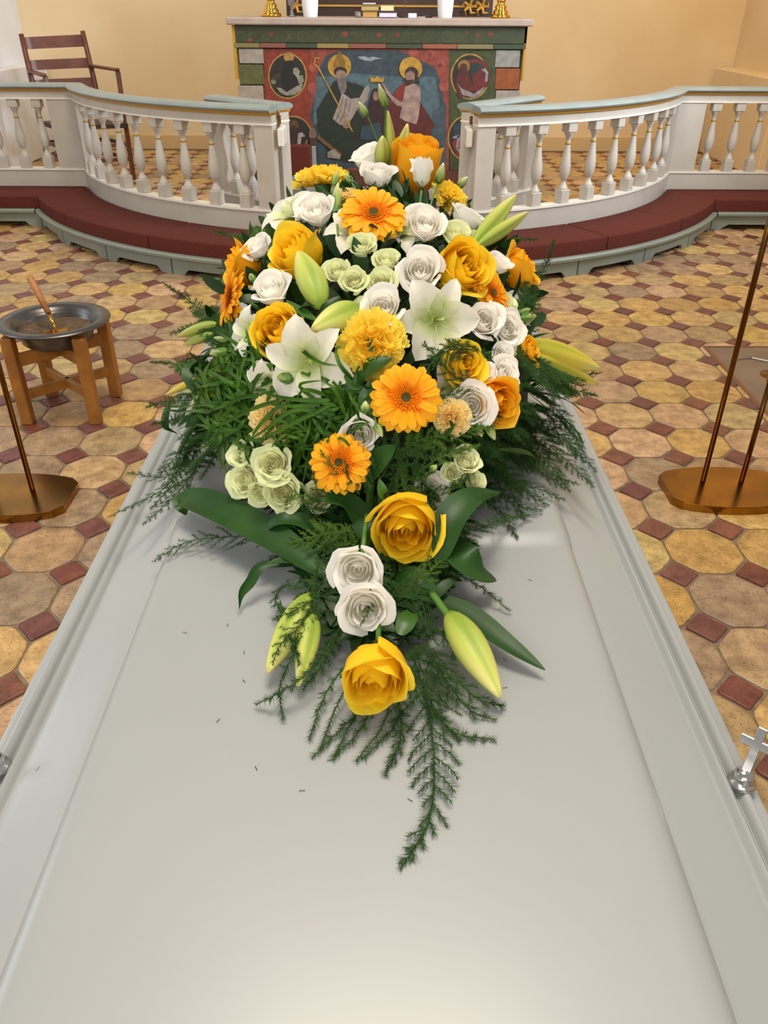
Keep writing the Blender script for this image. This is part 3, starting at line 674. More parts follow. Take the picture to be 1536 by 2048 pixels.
CANDP = [(.075, 0), (.078, .012), (.070, .022), (.055, .030), (.060, .040), (.052, .050), (.040, .062), (.048, .072), (.038, .084), (.026, .100), (.034, .112), (.034, .122), (.024, .134), (.018, .18), (.016, .30), (.03, .32), (.045, .33), (.045, .34)]
for px, s in ((543, 'left'), (1001, 'right')):
    C = thing('candlestick', 'polished brass candlestick standing on the %s end of the altar top' % s, 'candlestick', (PY(px, 28, 7.32)[0], 7.32, ZTOP), 'altar candlesticks')
    mb = MB(); mb.lathe(CANDP, (*WLOC[C.name][:2], ZTOP+.0005), 24); mb.build('holder', M_GOLD, C, True)
    mb = MB(); mb.lathe([(.018, .335), (.018, .62), (.004, .625)], (*WLOC[C.name][:2], ZTOP), 14); mb.build('candle', mat('candle_wax', '#efe6cf', .4), C, True)
for px, s in ((621, 'left'), (890, 'right')):
    x = PY(px, 30, 7.25)[0]
    mb = MB(); mb.lathe([(.052, 0), (.054, .004), (.060, .06), (.070, .20), (.078, .30), (.072, .30), (.060, .10), (.048, .02)], (x, 7.25, ZTOP+.0005), 24)
    o = autosmooth(mb.build('vase', M_PORC, origin=(x, 7.25, ZTOP)), 50); tag(o, 'plain white tapering vase on the %s half of the altar top' % s, 'vase', 'altar vases')
def book(px0, px1, y0, y1, Y, page, cover, label, ang=0):
    a = PY(px0, y0, Y); b = PY(px1, y1, Y); cx = (a[0]+b[0])/2; z1, z0 = a[2], max(b[2], ZTOP+.0008); hx = (b[0]-a[0])/2; hz = (z1-z0)/2
    B = thing('book', label, 'book', (cx, Y+.07, z0), 'books on the altar')
    mb = MB(); mb.box((cx, Y+.075, z0+hz), (hx-.003, .070, hz-.004)); mb.build('pages', mat('pages_'+page[1:], page, .8), B)
    mb = MB(); mb.box((cx, Y+.075, z0+.0018), (hx, .075, .0018)); mb.box((cx, Y+.075, z1-.0018), (hx, .075, .0018)); mb.box((cx, Y+.148, z0+hz), (hx, .002, hz)); mb.build('cover', mat('cover_'+cover[1:], cover, .6), B)
    return z1
book(725, 755, 22.6, 35.5, 7.12, '#b98d45', '#8f6a3a', 'thick tan book at the bottom of the left stack on the altar')
book(722, 758, 10.8, 21.8, 7.12, '#b39a5c', '#7d6432', 'thick beige book, second in the left stack on the altar')
book(725, 752, 4.0, 9.6, 7.12, '#e2dde2', '#3a3340', 'thin white-paged book on top of the left stack on the altar')
book(758, 794, 24.2, 35.5, 7.12, '#d7cddd', '#4b4058', 'violet-covered book at the bottom of the right stack on the altar')
book(761, 788, 9.4, 22.2, 7.12, '#e0cd98', '#9a8a5c', 'cream-paged book on top of the right stack on the altar')
x = PY(825, 30, 7.14)[0]; mb = MB(); mb.box((x, 7.17, ZTOP+.016), (.032, .03, .015), bev=.003)
tag(mb.build('small_box', M_PORC, origin=(x, 7.17, ZTOP)), 'small white box lying on the altar right of the books', 'box')
x = PY(838, 33, 7.14)[0]+.02; mb = MB(); mb.box((x, 7.16, ZTOP+.005), (.028, .03, .0045), bev=.002)
tag(mb.build('folded_cloth', mat('pinkish_cloth', '#b8a096', .9), origin=(x, 7.16, ZTOP)), 'folded pinkish cloth beside the small white box on the altar', 'cloth')
x = PY(810, 30, 7.3)[0]
MC = thing('microphone_stand', 'thin grey microphone stand with round dark foot on the altar', 'microphone', (x, 7.3, ZTOP))
mb = MB(); mb.lathe([(.05, 0), (.05, .008), (.03, .014), (.008, .02)], (x, 7.3, ZTOP+.0005), 20); mb.build('foot', mat('dark_plastic', '#33302f', .4), MC, True)
mb = MB(); mb.tube([(x, 7.3, ZTOP+.015), (x+.002, 7.3, ZTOP+.2), (x+.004, 7.28, ZTOP+.33)], .003, 6); mb.build('stem', mat('grey_metal', '#9b9a98', .3, metal=.8), MC, True)
mb = MB(); mb.lathe([(.008, 0), (.012, .01), (.012, .04), (.005, .05)], (x+.004, 7.28, ZTOP+.33), 10); mb.build('head', mat('dark_plastic', '#33302f', .4), MC, True)
x = PY(855, 27, 7.3)[0]; mb = MB(); mb.box((x, 7.32, ZTOP+.012), (.04, .025, .011), bev=.004)
tag(mb.build('spectacle_case', mat('dark_plastic', '#33302f', .4), origin=(x, 7.32, ZTOP)), 'small black case on the altar left of the right-hand vase', 'case')
x = PY(716, 30, 7.14)[0]
mb = MB(); mb.lathe([(.022, 0), (.026, .003), (.026, .04), (.023, .04), (.022, .005)], (x, 7.15, ZTOP+.0005), 16)
gl = bpy.data.materials.new('clear_glass'); gl.use_nodes = True; gb = gl.node_tree.nodes['Principled BSDF']; gb.inputs['Transmission Weight'].default_value = .9; gb.inputs['Roughness'].default_value = .05; gb.inputs['Base Color'].default_value = (.9, .85, .75, 1)
o = mb.build('glass_tumbler', gl, smooth=True, origin=(x, 7.15, ZTOP)); tag(o, 'small clear glass tumbler left of the book stacks on the altar', 'glass')
x = PY(586, 25, 7.3)[0]
mb = MB(); mb.lathe([(.03, 0), (.032, .003), (.012, .012), (.010, .06), (.028, .10), (.032, .16), (.03, .16), (.026, .11), (.01, .07)], (x-.02, 7.42, ZTOP+.0005), 16)
o = mb.build('glass_goblet', mat('smoky_glass', '#8f93a8', .12, metal=.2), smooth=True, origin=(x-.02, 7.42, ZTOP)); tag(o, 'grey glass goblet beside the left candlestick on the altar', 'glass')

# ------------------------------------------------------------------ armchair behind the rail
CHb = np.array([-2.78, 7.66, 0])
CH = thing('armchair', 'dark wooden ladder-back armchair behind the rail, left of the altar', 'chair', (-2.8, 8.0, 0))
LF = np.array([-2.80, 7.66]); RF = np.array([-2.30, 7.90])
TL = PY(42, 68, 8.12); TR = PY(165, 62, 8.30); LB = np.array([TL[0]+.06, 8.02]); RB = np.array([TR[0]+.08, 8.22])
def leg(a, b, w=.042):
    mb = MB(); mb.bar(a, b, w, w, bev=.006); mb.build('leg', M_DWOOD, CH)
for tp, bt in ((TL, LB), (TR, RB)):
    mb = MB(); mb.tube([(bt[0], bt[1]-.03, 0), (bt[0]-.0, bt[1]-.03, .45), tp*.5+np.array([bt[0], bt[1], .45])*.5, tp], [.022, .024, .024, .021], 10); mb.build('leg', M_DWOOD, CH, True)
al = PY(90, 150, 7.80); ar = PY(236, 139, 7.96)
for fpt, tp in ((LF, al), (RF, ar)):
    mb = MB(); mb.bar((fpt[0], fpt[1], 0), (tp[0]-.01, tp[1]+.02, tp[2]-.012), .04, .04, bev=.006); mb.build('leg', M_DWOOD, CH)
def backpt(t, s):          # t 0 left..1 right, s height fraction below the top
    b = TL*(1-t)+TR*t; f = np.array([(LB[0]*(1-t)+RB[0]*t), LB[1]*(1-t)+RB[1]*t, .45]); return b*(1-s)+f*s
for s0, s1 in ((.035, .165), (.285, .395), (.50, .61)):
    mb = MB(); V = []; n = 8
    for i in range(n+1):
        t = i/n; bow = np.array([.035, .07, 0])*math.sin(PI*t)*.6
        a = backpt(t, s0)+bow; b = backpt(t, s1)+bow; k = np.array([.008, .012, 0])
        V += [a, b, b+k, a+k]
    F = [[i*4+k, i*4+(k+1) % 4, (i+1)*4+(k+1) % 4, (i+1)*4+k] for i in range(n) for k in range(4)]+[[0, 1, 2, 3], [n*4, n*4+1, n*4+2, n*4+3]]
    mb.add(V, F); autosmooth(mb.build('back_slat', M_DWOOD, CH), 40)
for (bt, tp, af) in ((TL, LB, al), (TR, RB, ar)):
    s = (bt[2]-(af[2]+.01))/(bt[2]-.45); st = bt*(1-s)+np.array([tp[0], tp[1], .45])*s
    mb = MB(); e = af+np.array([0, -.03, 0]); mb.bar(st, e, .055, .022, bev=.006); mb.build('armrest', M_DWOOD, CH)
mb = MB(); zc = .44
V = [(LF[0]-.02, LF[1]-.02, zc), (RF[0]+.02, RF[1]-.02, zc), (RB[0], RB[1], zc), (LB[0], LB[1], zc)]; V = V+[(a, b, c+.035) for a, b, c in V]
mb.add(V, [[3, 2, 1, 0], [4, 5, 6, 7], [0, 1, 5, 4], [1, 2, 6, 5], [2, 3, 7, 6], [3, 0, 4, 7]]); mb.build('seat', mat('black_leather', '#2b1d18', .5), CH)
for z in (.18, .30):
    for a, b in ((LF, RF), (LF, LB), (RF, RB), (LB, RB)):
        mb = MB(); mb.bar((*a, z), (*b, z), .018, .03); mb.build('stretcher', M_DWOOD, CH)

# ------------------------------------------------------------------ stool with bowl of soil and little spade, left
SX, SY = -1.262, 2.965
ST = thing('plant_stool', 'square oak stool with crossed stretchers carrying a dark bowl, left of the coffin', 'stool', (SX, SY, 0))
hw = .128
legs = [(-1, -1), (1, -1), (1, 1), (-1, 1)]
LEGP = {(-1, -1): (-1.384, 2.828), (1, -1): (-1.119, 2.83), (1, 1): (-1.112, 3.088), (-1, 1): (-1.382, 3.088)}
for k in legs:
    x, y = LEGP[k]; mb = MB(); mb.bar((x, y, 0), (x, y, .350), .044, .044, up=(0, 1, 0), bev=.004); mb.build('leg', M_WOOD, ST)
for z, w_ in ((.255, .05), (.115, .04)):
    for a, b in (((-1, -1), (1, 1)), ((1, -1), (-1, 1))):
        A_ = np.array(LEGP[a]); B_ = np.array(LEGP[b]); mb = MB(); mb.bar((*A_, z), (*B_, z), .02, w_, up=(0, 0, 1), bev=.003); mb.build('stretcher', M_WOOD, ST)
BC = (-1.248, 2.955)
BW = thing('soil_bowl', 'wide dark pewter bowl holding soil, resting on the oak stool', 'bowl', (*BC, .28))
mb = MB(); mb.lathe([(.09, .2855), (.115, .288), (.130, .300), (.1385, .335), (.143, .356), (.160, .364), (.204, .368), (.2075, .373), (.204, .378), (.172, .379), (.158, .372), (.142, .350), (.132, .316), (.05, .296)], (*BC, 0), 56)
autosmooth(mb.build('basin', M_PEWTER, BW), 60)
# soil surface
V = []; F = []; nr, na = 12, 36
for i in range(nr+1):
    for k in range(na):
        r = .1345*i/nr; V.append((BC[0]+r*math.cos(2*PI*k/na), BC[1]+r*math.sin(2*PI*k/na), .337+.004*random.random()+(.003*math.sin(9*r/.16+k*.5) if i < nr else 0)))
F = [[i*na+k, i*na+(k+1) % na, (i+1)*na+(k+1) % na, (i+1)*na+k] for i in range(nr) for k in range(na)]
o = obj('loose_soil', V, F, M_SOIL, None, True, origin=(*BC, .31)); tag(o, 'grey-brown loose soil filling the dark bowl on the stool', 'soil', kind='stuff')
SP = thing('small_spade', 'little brass spade with a wooden handle stuck in the bowl of soil', 'spade', (-1.215, 2.90, .34))
htop = PY(58, 552, 3.02); neck = PY(97, 626, 2.95); bl = PY(112, 658, 2.90); bl[2] = max(bl[2], .345)
mb = MB(); mb.tube([htop, htop*.93+neck*.07, htop*.5+neck*.5, neck], [.010, .014, .013, .011], 12); mb.build('handle', mat('pale_wood', '#b87c48', .5, col2='#a56c3c', nscale=30), SP, True)
mb = MB(); mb.tube([neck, neck*.5+bl*.5, bl], [.009, .006, .006], 8); mb.build('socket', M_GOLD, SP, True)
q0, q1 = PZ(88, 663, .352), PZ(137, 655, .352); q2, q3 = PZ(139, 659, .345), PZ(92, 671, .340)
ctr = (q0+q1)/2
mb = MB(); V = [q0, q1, q1+np.array([.004, -.028, -.004]), q0+np.array([.004, -.030, -.006])]; V = V+[v-np.array([0, 0, .003]) for v in V]
mb.add(V, [[0, 1, 2, 3], [7, 6, 5, 4], [0, 4, 5, 1], [1, 5, 6, 2], [2, 6, 7, 3], [3, 7, 4, 0]]); mb.build('blade', M_GOLD, SP)

# ------------------------------------------------------------------ brass candle stands
def candle_stand(cx, cy, sg, rods, label, z=.03):
    S = thing('candle_stand', label, 'candle stand', (cx, cy, 0), 'tall brass candle stands')
    hx, hy = .205, .135; ey_ = .082; poly = []
    poly += [(hx*sg*-1, -ey_), ] if False else []
    n = 12; pts = []
    for i in range(n+1):
        t = -1+2*i/n; pts.append((t*hx*.86, -hy+(.030)*(abs(t)**2.2)))
    pts += [(hx, -ey_*.9), (hx, ey_*.9)]
    for i in range(n+1):
        t = 1-2*i/n; pts.append((t*hx*.86, hy-(.030)*(abs(t)**2.2)))
    pts += [(-hx, ey_*.9), (-hx, -ey_*.9)]
    mb = MB(); mb.prism([(cx+a, cy+b) for a, b in pts], .0025, z-.001); mb.prism([(cx+a*.992, cy+b*.992) for a, b in pts], z-.001, z); mb.build('base_plate', M_BRASS, S)
    for (x, y, h) in rods:
        mb = MB(); mb.tube([(x, y, z-.002), (x, y, h)], 0.0085, 12); mb.build('rod', M_ROD, S, True)
        mb = MB(); mb.lathe([(.009, 0), (.012, .006), (.010, .014), (.016, .022), (.036, .026), (.036, .030), (.014, .032), (.012, .06), (.009, .06)], (x, y, h-.002), 18); mb.build('candle_cup', M_BRASS, S, True)
        mb = MB(); mb.lathe([(.011, 0), (.011, .18), (.002, .185)], (x, y, h+.056), 12); mb.build('candle', mat('candle_wax', '#efe6cf', .4), S, True)
candle_stand(1.168, 2.305, 1, [(1.104, 2.345, 1.35), (1.236, 2.345, .39)], 'brass candle stand with two rods, right of the coffin')
candle_stand(-1.225, 2.243, -1, [(-1.160, 2.275, 1.35), (-1.295, 2.275, .9)], 'brass candle stand left of the coffin, cut by the picture edge')

# ------------------------------------------------------------------ coffin on its bier
CO = thing('coffin', 'white painted coffin with raised lid panel, flowers lying on its lid', 'coffin', (-.012, 1.10, .40))
cx0 = -.012; y0, y1 = .05, 2.04
def ring(off, z, nx=1): # off = inset from the outer lid edge (.362)
    h_ = .371-off; a, b = y0+off, y1-off
    return [(cx0-h_, a, z), (cx0+h_, a, z), (cx0+h_, b, z), (cx0-h_, b, z)]
def loft(name, prof, mt, cap0=True, cap1=False, bev=None):
    V = []; 
    for off, z in prof: V += ring(off, z)
    K = len(prof); F = [[i*4+k, i*4+(k+1) % 4, (i+1)*4+(k+1) % 4, (i+1)*4+k] for i in range(K-1) for k in range(4)]
    if cap0: F.append([3, 2, 1, 0])
    if cap1: F.append([(K-1)*4+k for k in range(4)])
    o = obj(name, V, F, mt, CO); return autosmooth(o, 50)
loft('coffin_body', [(.11, .42), (.055, .55), (.035, .65), (.030, .757), (.04, .757)], M_COFFIN, True, True)
loft('plinth_moulding', [(.085, .405), (.075, .41), (.075, .43), (.095, .438)], M_COFFIN, True, True)
prof = [(.012, .7575), (.002, .758), (0, .761), (0, .7705), (.0015, .7725), (.0105, .7735), (.0115, .7765), (.0135, .7805), (.0165, .7822), (.0195, .7808), (.0215, .7765),
        (.0235, .7735), (.0262, .7735), (.0285, .7795), (.0305, .7850), (.033, .7874), (.0355, .7862), (.0378, .7818), (.0405, .7795), (.0432, .7808), (.047, .7845),
        (.060, .7935), (.085, .811), (.110, .8285), (.119, .8342), (.1225, .8345), (.1235, .8352)]
loft('lid_frame', prof, M_COFFIN, True, False)
# raised lid panel, its far part one soft step higher
nyp, nxp = 90, 14; V = []
edge = [(0, .8352), (.0008, .8385), (.0028, .8425), (.0062, .8462), (.0105, .8488), (.0155, .8502), (.023, .8508)]
hwp = .371-.1235; ya, yb = y0+.1235, y1-.1235
def sstep(t): t = min(1, max(0, t)); return t*t*(3-2*t)
xsn = [(-hwp+o, z) for o, z in edge]+[(x_, .8510) for x_ in np.linspace(-hwp+.03, hwp-.03, nxp)]+[(hwp-o, z) for o, z in edge[::-1]]
ysn = [(ya+o, z) for o, z in edge]+[(y_, .8510) for y_ in np.concatenate([np.linspace(ya+.03, .755, 14), np.linspace(.76, .82, 22), np.linspace(.84, yb-.03, 14)])]+[(yb-o, z) for o, z in edge[::-1]]
for (y_, zy) in ysn:
    for (x_, zx) in xsn:
        z = min(zx, zy); r_ = sstep((y_-.772-.012*abs(x_/hwp)**3)/.028)
        z += .0065*r_*(z-.8360)/(.0150)
        V.append((cx0+x_+(math.copysign(.0015*r_, x_) if abs(x_) > hwp-.005 else 0), y_, z))
nx_ = len(xsn); F = [[j*nx_+i, j*nx_+i+1, (j+1)*nx_+i+1, (j+1)*nx_+i] for j in range(len(ysn)-1) for i in range(nx_-1)]
o = obj('lid_panel', V, F, M_COFFIN, CO, True)
def rosette(px, py, sg, cross=True):
    c = PZ(px, py, .785); c = np.array([cx0+sg*.354, c[1], .7805])
    mb = MB(); mb.lathe([(.0125, 0), (.0135, .002), (.012, .005), (.009, .0075), (.0095, .010), (.0088, .0135), (.0055, .0165), (.001, .0175)], c, 18); S = mb.build('lid_screw', M_CHROME, CO, True)
    mb = MB(); R_ = np.array([[.62, -.30, .0], [.30, .62, 0], [0, 0, 1]])
    # cross-shaped thumb plate standing on the screw head
    base = c+np.array([0, 0, .013]); up = camdir(.50, .86, .12); up = np.array([.28, .35, .89]) if sg > 0 else np.array([-.28, .35, .89]); up /= np.linalg.norm(up)
    sd = np.array([.80, -.60, 0])*1.0; sd -= up*(sd@up); sd /= np.linalg.norm(sd); nn = np.cross(sd, up)
    Rm = np.array([sd, nn, up]).T
    mb.box(base+up*.024, (.0042, .0016, .024), Rm, bev=.0006); mb.box(base+up*.031, (.0150, .00155, .0044), Rm, bev=.0006)
    mb.build('cross', M_CHROME, CO)
rosette(1478, 1560, 1); rosette(-6, 1530, -1)
BR = thing('bier', 'low trestle carrying the white coffin, hidden beneath it', 'bier', (cx0, 1.1, 0))
for yy in (.45, 1.75):
    for sx in (-1, 1):
        mb = MB(); mb.bar((cx0+sx*.17, yy, 0), (cx0+sx*.15, yy, .385), .04, .04, up=(0, 1, 0), bev=.004); mb.build('leg', M_DWOOD, BR)
    mb = MB(); mb.box((cx0, yy, .3925), (.24, .03, .0125), bev=.003); mb.build('top_bar', M_DWOOD, BR)
mb = MB(); mb.bar((cx0, .45, .15), (cx0, 1.75, .15), .03, .05); 
for yy in (.45, 1.75): mb.bar((cx0-.165, yy, .15), (cx0+.165, yy, .15), .03, .04)
mb.build('stretcher', M_DWOOD, BR)
# ------------------------------------------------------------------ flower spray lying on the coffin lid
LIDZ = .851
FS = thing('funeral_spray', 'large funeral spray of yellow roses, gerberas, white lilies and ferns on the white coffin lid', 'flower arrangement', (0, 1.2, LIDZ+.008))
FO = np.array(WLOC[FS.name])
def frame(axis, spin=0.0):
    z = np.array(axis, float); z /= np.linalg.norm(z)
    x = np.cross((0.05, 1, .02), z)
    if np.linalg.norm(x) < .1: x = np.cross((1, 0, 0), z)
    x /= np.linalg.norm(x); y = np.cross(z, x)
    c, s = math.cos(spin), math.sin(spin)
    return np.array([x*c+y*s, -x*s+y*c, z]).T
def place(name, me, pos, axis, scale, spin=0.0, parent=FS, label=None):
    """a part of the spray: mesh me in its own frame, put at pos with its axis along axis"""
    R = frame(axis, spin); sc = np.broadcast_to(scale, (3,))
    M = Matrix.Identity(4)
    for i in range(3):
        for j in range(3): M[i][j] = R[i][j]*sc[j]
        M[i][3] = pos[i]-FO[i]
    o = bpy.data.objects.new(name, me); link(o, parent); o.matrix_basis = M; WLOC[o.name] = FO
    if label: o['label'] = label
    return o
def sub(name, me, parent, M=None):
    o = bpy.data.objects.new(name, me); link(o, parent)
    if M is not None: o.matrix_basis = M
    return o
def rotz(a, t=(0, 0, 0)): return Matrix.Translation(t)@Matrix.Rotation(a, 4, 'Z')
def grid(fn, nu, nv):
    V = []; T = []
    for j in range(nv+1):
        for i in range(nu+1):
            p, t = fn(-1+2*i/nu, j/nv); V.append(p); T.append(t)
    F = [[j*(nu+1)+i, j*(nu+1)+i+1, (j+1)*(nu+1)+i+1, (j+1)*(nu+1)+i] for j in range(nv) for i in range(nu)]
    return np.array(V), F, T
# ---- cup flowers built of wrapped petals (roses, spray roses, lisianthus)
def cup_petal(phi, r, h, W, flare, curl, wave, seed, base, tin, lean=0, tip=.05, nu=10, nv=9, spiral=.07, toff=0, edge=.34):
    rr_ = random.Random(seed); ph = rr_.uniform(0, 6.28); ph2 = rr_.uniform(0, 6.28)
    def fn(u, v):
        e = 1-edge*abs(u)**2.4+tip*math.exp(-(u/.22)**2)
        vv = v*e
        s = math.sin(min(1, (v+.02)/.52)*PI/2)**.75
        top = max(0, (v-.5)/.5)
        rad = r*s*(1-tin*top**1.5)+flare*top**2*(1-.35*u*u)+lean*v
        cu = max(0, (v-.80)/.20)
        rad += curl*cu**1.6*(.6+.4*math.cos(2.2*u+ph2))
        z = base+h*vv-curl*.9*cu**2
        rad += wave*math.sin(5*u+ph)*v**3+wave*.7*math.sin(9*u+ph2)*v**5
        rad += spiral*r*u*(.3+v)
        th = phi+u*W*(.35+.65*s)
        return (rad*math.cos(th), rad*math.sin(th), z), min(1, max(0, toff+.15+.8*v))
    return grid(fn, nu, nv)
def cup_flower(name, mt, n, seed, W=(1.5, .95), rad=(.10, .74), hh=(1.30, 1.30), flare=(0, .30), curl=(0, .16), wave=(.0, .03), tin=(.30, 0), base=-.75, tip=.06, split=5, calyx=True, tref=.4, edge=.34):
    """returns (core mesh, [outer petal meshes]); unit outer radius is about 1"""
    R_ = random.Random(seed); core = MB(); T = []; outer = []
    for k in range(n):
        t = k/(n-1); L = lambda p: p[0]+(p[1]-p[0])*t
        phi = k*2.399963+R_.uniform(-.2, .2)
        r = rad[0]+(rad[1]-rad[0])*t**.85
        h = (hh[0]+(hh[1]-hh[0])*t)*(1+.10*math.sin(PI*t))*R_.uniform(.97, 1.03)
        if t < .25: h *= .93+.28*t
        fl = flare[0]+(flare[1]-flare[0])*t**1.8; cu = curl[0]+(curl[1]-curl[0])*t**1.3
        V, F, tt = cup_petal(phi, r, h, L(W), fl*R_.uniform(.7, 1.3), cu*R_.uniform(.5, 1.4), wave[0]+(wave[1]-wave[0])*t, seed*31+k, base, L(tin), tip=tip*R_.uniform(.2, 1.5), toff=-tref*(1-t), edge=edge)
        if k < n-split: core.add(V, F); T += tt
        else: outer.append(mdata('petal', V, F, mt, True, tt))
    cm = mdata('core', np.vstack(core.V), core.F, mt, True, T)
    return cm, outer
def calyx_mesh(base, w=.42, n=5, L=.75, down=.25, mt=None):
    mb = MB()
    mb.lathe([(.05, base-down), (.10, base-down*.8), (.17, base-.05), (.30, base+.08), (.2, base+.16)], n=10)
    for k in range(n):
        a = 2*PI*k/n
        def fn(u, v):
            wv = .15*math.sin(PI*min(1, v*.85+.15))**.8*(1-v)**.4
            rad = .16+w*math.sin(v*1.5)*1.0; th = a+u*wv/max(.2, rad); z = base-.02+L*(v*.55-v*v*.25)
            return (rad*math.cos(th), rad*math.sin(th), z), 0
        V, F, _ = grid(fn, 2, 5); mb.add(V, F)
    return mdata('calyx', np.vstack(mb.V), mb.F, M_STEM, True)
RK = dict(rad=(.05, .80), W=(1.7, 1.08), hh=(1.25, 1.42), flare=(0, .13), curl=(0, .15), wave=(0, .022), tin=(.50, .04), base=-.80, tip=.07, split=7, tref=.25)
ROSES = [cup_flower('rose', M_ROSE, 22, s, **RK) for s in (1, 2, 3)]
ROSESO = [cup_flower('rose', M_ROSE2, 20, s, **{**RK, 'flare': (0, .24), 'wave': (0, .04)}) for s in (11, 12)]
ROSEBUD = cup_flower('rose', M_ROSE2, 18, 21, W=(1.6, 1.15), hh=(1.85, 1.95), rad=(.06, .80), flare=(0, .04), curl=(0, .14), base=-1.05, tin=(.5, .0), split=6, tref=.2, edge=.12, tip=.02, wave=(0, .03))
LISI = [cup_flower('lisi', M_WHITE, 15, s, W=(1.5, 1.15), rad=(.09, .76), hh=(.95, 1.12), flare=(0, .26), curl=(.0, .13), wave=(.008, .05), tin=(.32, 0), base=-.60, tip=.0, split=5, tref=.15) for s in (31, 32, 33)]
LISC = [cup_flower('lisi', M_WHITE, 9, s, W=(1.3, 1.05), rad=(.12, .62), hh=(1.5, 1.5), flare=(0, .26), curl=(.0, .14), wave=(.02, .06), tin=(.2, 0), base=-.85, tip=.0, split=4) for s in (41, 42)]
SPRAYR = [cup_flower('spray', M_SPRAY, 20, s, W=(1.5, 1.0), rad=(.06, .78), hh=(.85, .95), tref=.15, flare=(0, .28), curl=(.0, .12), wave=(.01, .05), tin=(.25, 0), base=-.5, tip=.03, split=5) for s in (51, 52, 53)]
CAL = calyx_mesh(-.78); CALL = calyx_mesh(-.66, .3, 5, .6); CALB = calyx_mesh(-1.0, .42, 5, .8)
def stem_part(parent_obj, p0, p1, r, bend=None, name='stem'):
    """a stem in world space, sub-part of a flower"""
    p0 = np.array(p0); p1 = np.array(p1); mid = (p0+p1)/2+(np.array(bend) if bend is not None else 0)
    ts = np.linspace(0, 1, 7)[:, None]; P = (1-ts)**2*p0+2*ts*(1-ts)*mid+ts**2*p1
    mb = MB(); mb.tube(P, r, 7); V = np.vstack(mb.V)
    if parent_obj is not None:
        Mi = np.array((Matrix.Translation(FO)@parent_obj.matrix_basis).inverted()); V = V@Mi[:3, :3].T+Mi[:3, 3]
        o = bpy.data.objects.new(name, mdata(name, V, mb.F, M_STEM, True)); link(o, parent_obj)
    else: o = obj(name, V, mb.F, M_STEM, FS, True)
    return o
ROOT = np.array([0, 1.18, LIDZ+.06])
def cup(kind, proto, px, py, size, face, lift=0, label=None, stretch=1.0, cal=None, stem=True, zfix=None, pos=None):
    p = pos if pos is not None else (PZ(px, py, zfix) if zfix else dome(px, py, lift))
    s = size*depth(p)/FPX/2*.98
    core, outer = proto; sp = random.uniform(0, 6.28)
    o = place(kind, core, p, camdir(*face), (s, s, s*stretch), sp, label=label)
    for me in outer: sub('petal', me, o)
    if cal: sub('calyx', cal, o)
    if stem:
        ax = camdir(*face); a = p-ax*s*1.0*stretch; b = ROOT+(p-ROOT)*.25; b[2] = max(b[2], LIDZ+.03)
        stem_part(o, a, b, .0028)
    return o
# ---- roses: pixel centre, size, facing (right, up, towards the lens)
RL = 'large yellow rose'
cup('rose', ROSES[0], 752, 1346, 166, (-.05, -.50, .86), .0, 'large open yellow rose at the tip of the spray', zfix=.895, cal=CAL)
cup('rose', ROSES[1], 815, 1050, 170, (-.06, -.42, .90), .045, 'large yellow rose in the narrow part of the spray', cal=CAL)
cup('rose', ROSEBUD, 833, 337, 116, (.12, .70, .62), .035, 'tall yellow rose at the top of the spray', cal=CALB)
cup('rose', ROSES[2], 597, 508, 130, (-.45, .35, .75), .0, 'yellow rose at upper left of the spray', cal=CAL)
cup('rose', ROSES[0], 922, 538, 136, (.42, .05, .85), .01, 'yellow rose at upper right of the spray', cal=CAL)
cup('rose', ROSES[1], 560, 665, 128, (-.25, .15, .90), .0, 'yellow rose at left of the spray', cal=CAL)
cup('rose', ROSESO[0], 487, 530, 96, (-.85, .25, .40), -.02, 'amber rose turned to the far left', cal=CAL)
cup('rose', ROSESO[1], 1036, 540, 92, (.75, .45, .35), -.01, 'amber rose turned to the far right', cal=CAL)
cup('rose', ROSES[2], 920, 728, 108, (.40, -.10, .85), .0, 'yellow rose under a fern tuft at right', cal=CAL)
cup('rose', ROSESO[0], 990, 802, 112, (.50, -.35, .75), .0, 'amber rose at lower right', cal=CAL)
cup('rose', ROSESO[1], 1052, 702, 66, (.8, .2, .5), -.02, 'small amber rose half hidden at right', cal=CAL)
# ---- white lisianthus
for i, (x, y, s, f, lf) in enumerate([(736, 316, 74, (-.3, .6, .6), 0), (757, 352, 76, (.1, .7, .6), .02), (634, 424, 86, (-.2, .35, .85), .01), (516, 497, 66, (-.4, .5, .7), .01),
        (542, 582, 88, (-.2, .45, .75), .012), (851, 452, 88, (.1, .25, .95), .012), (841, 543, 98, (.0, .1, 1), .012), (768, 617, 92, (.0, .15, 1), .025), (968, 643, 82, (.1, .05, 1), .012),
        (1014, 658, 78, (.2, -.1, .95), .02), (942, 812, 100, (.1, -.25, .95), .005), (722, 868, 84, (-.05, -.3, .9), .012), (1008, 748, 70, (.4, .1, .8), .0), (996, 530, 60, (.3, .6, .6), .02),
        (933, 437, 78, (.4, .7, .4), -.01), (1004, 712, 56, (.3, .1, .9), .0), (862, 975, 76, (.2, .1, .9), -.015), (625, 690, 62, (-.1, .1, .95), .012), (530, 750, 62, (-.4, -.1, .9), -.01), (965, 742, 56, (.3, 0, .9), -.01), (1046, 640, 40, (.6, .3, .6), -.01)]):
    cup('lisianthus', LISI[i % 3], x, y, s, f, lf, 'white lisianthus bloom', cal=CALL)
cup('lisianthus', LISI[0], 716, 1138, 112, (-.12, -.20, .95), .01, 'white lisianthus bloom in the tail of the spray', zfix=.925, cal=CALL)
cup('lisianthus', LISI[1], 730, 1216, 118, (.1, -.22, .95), .01, 'open white lisianthus bloom in the tail of the spray', zfix=.908, cal=CALL)
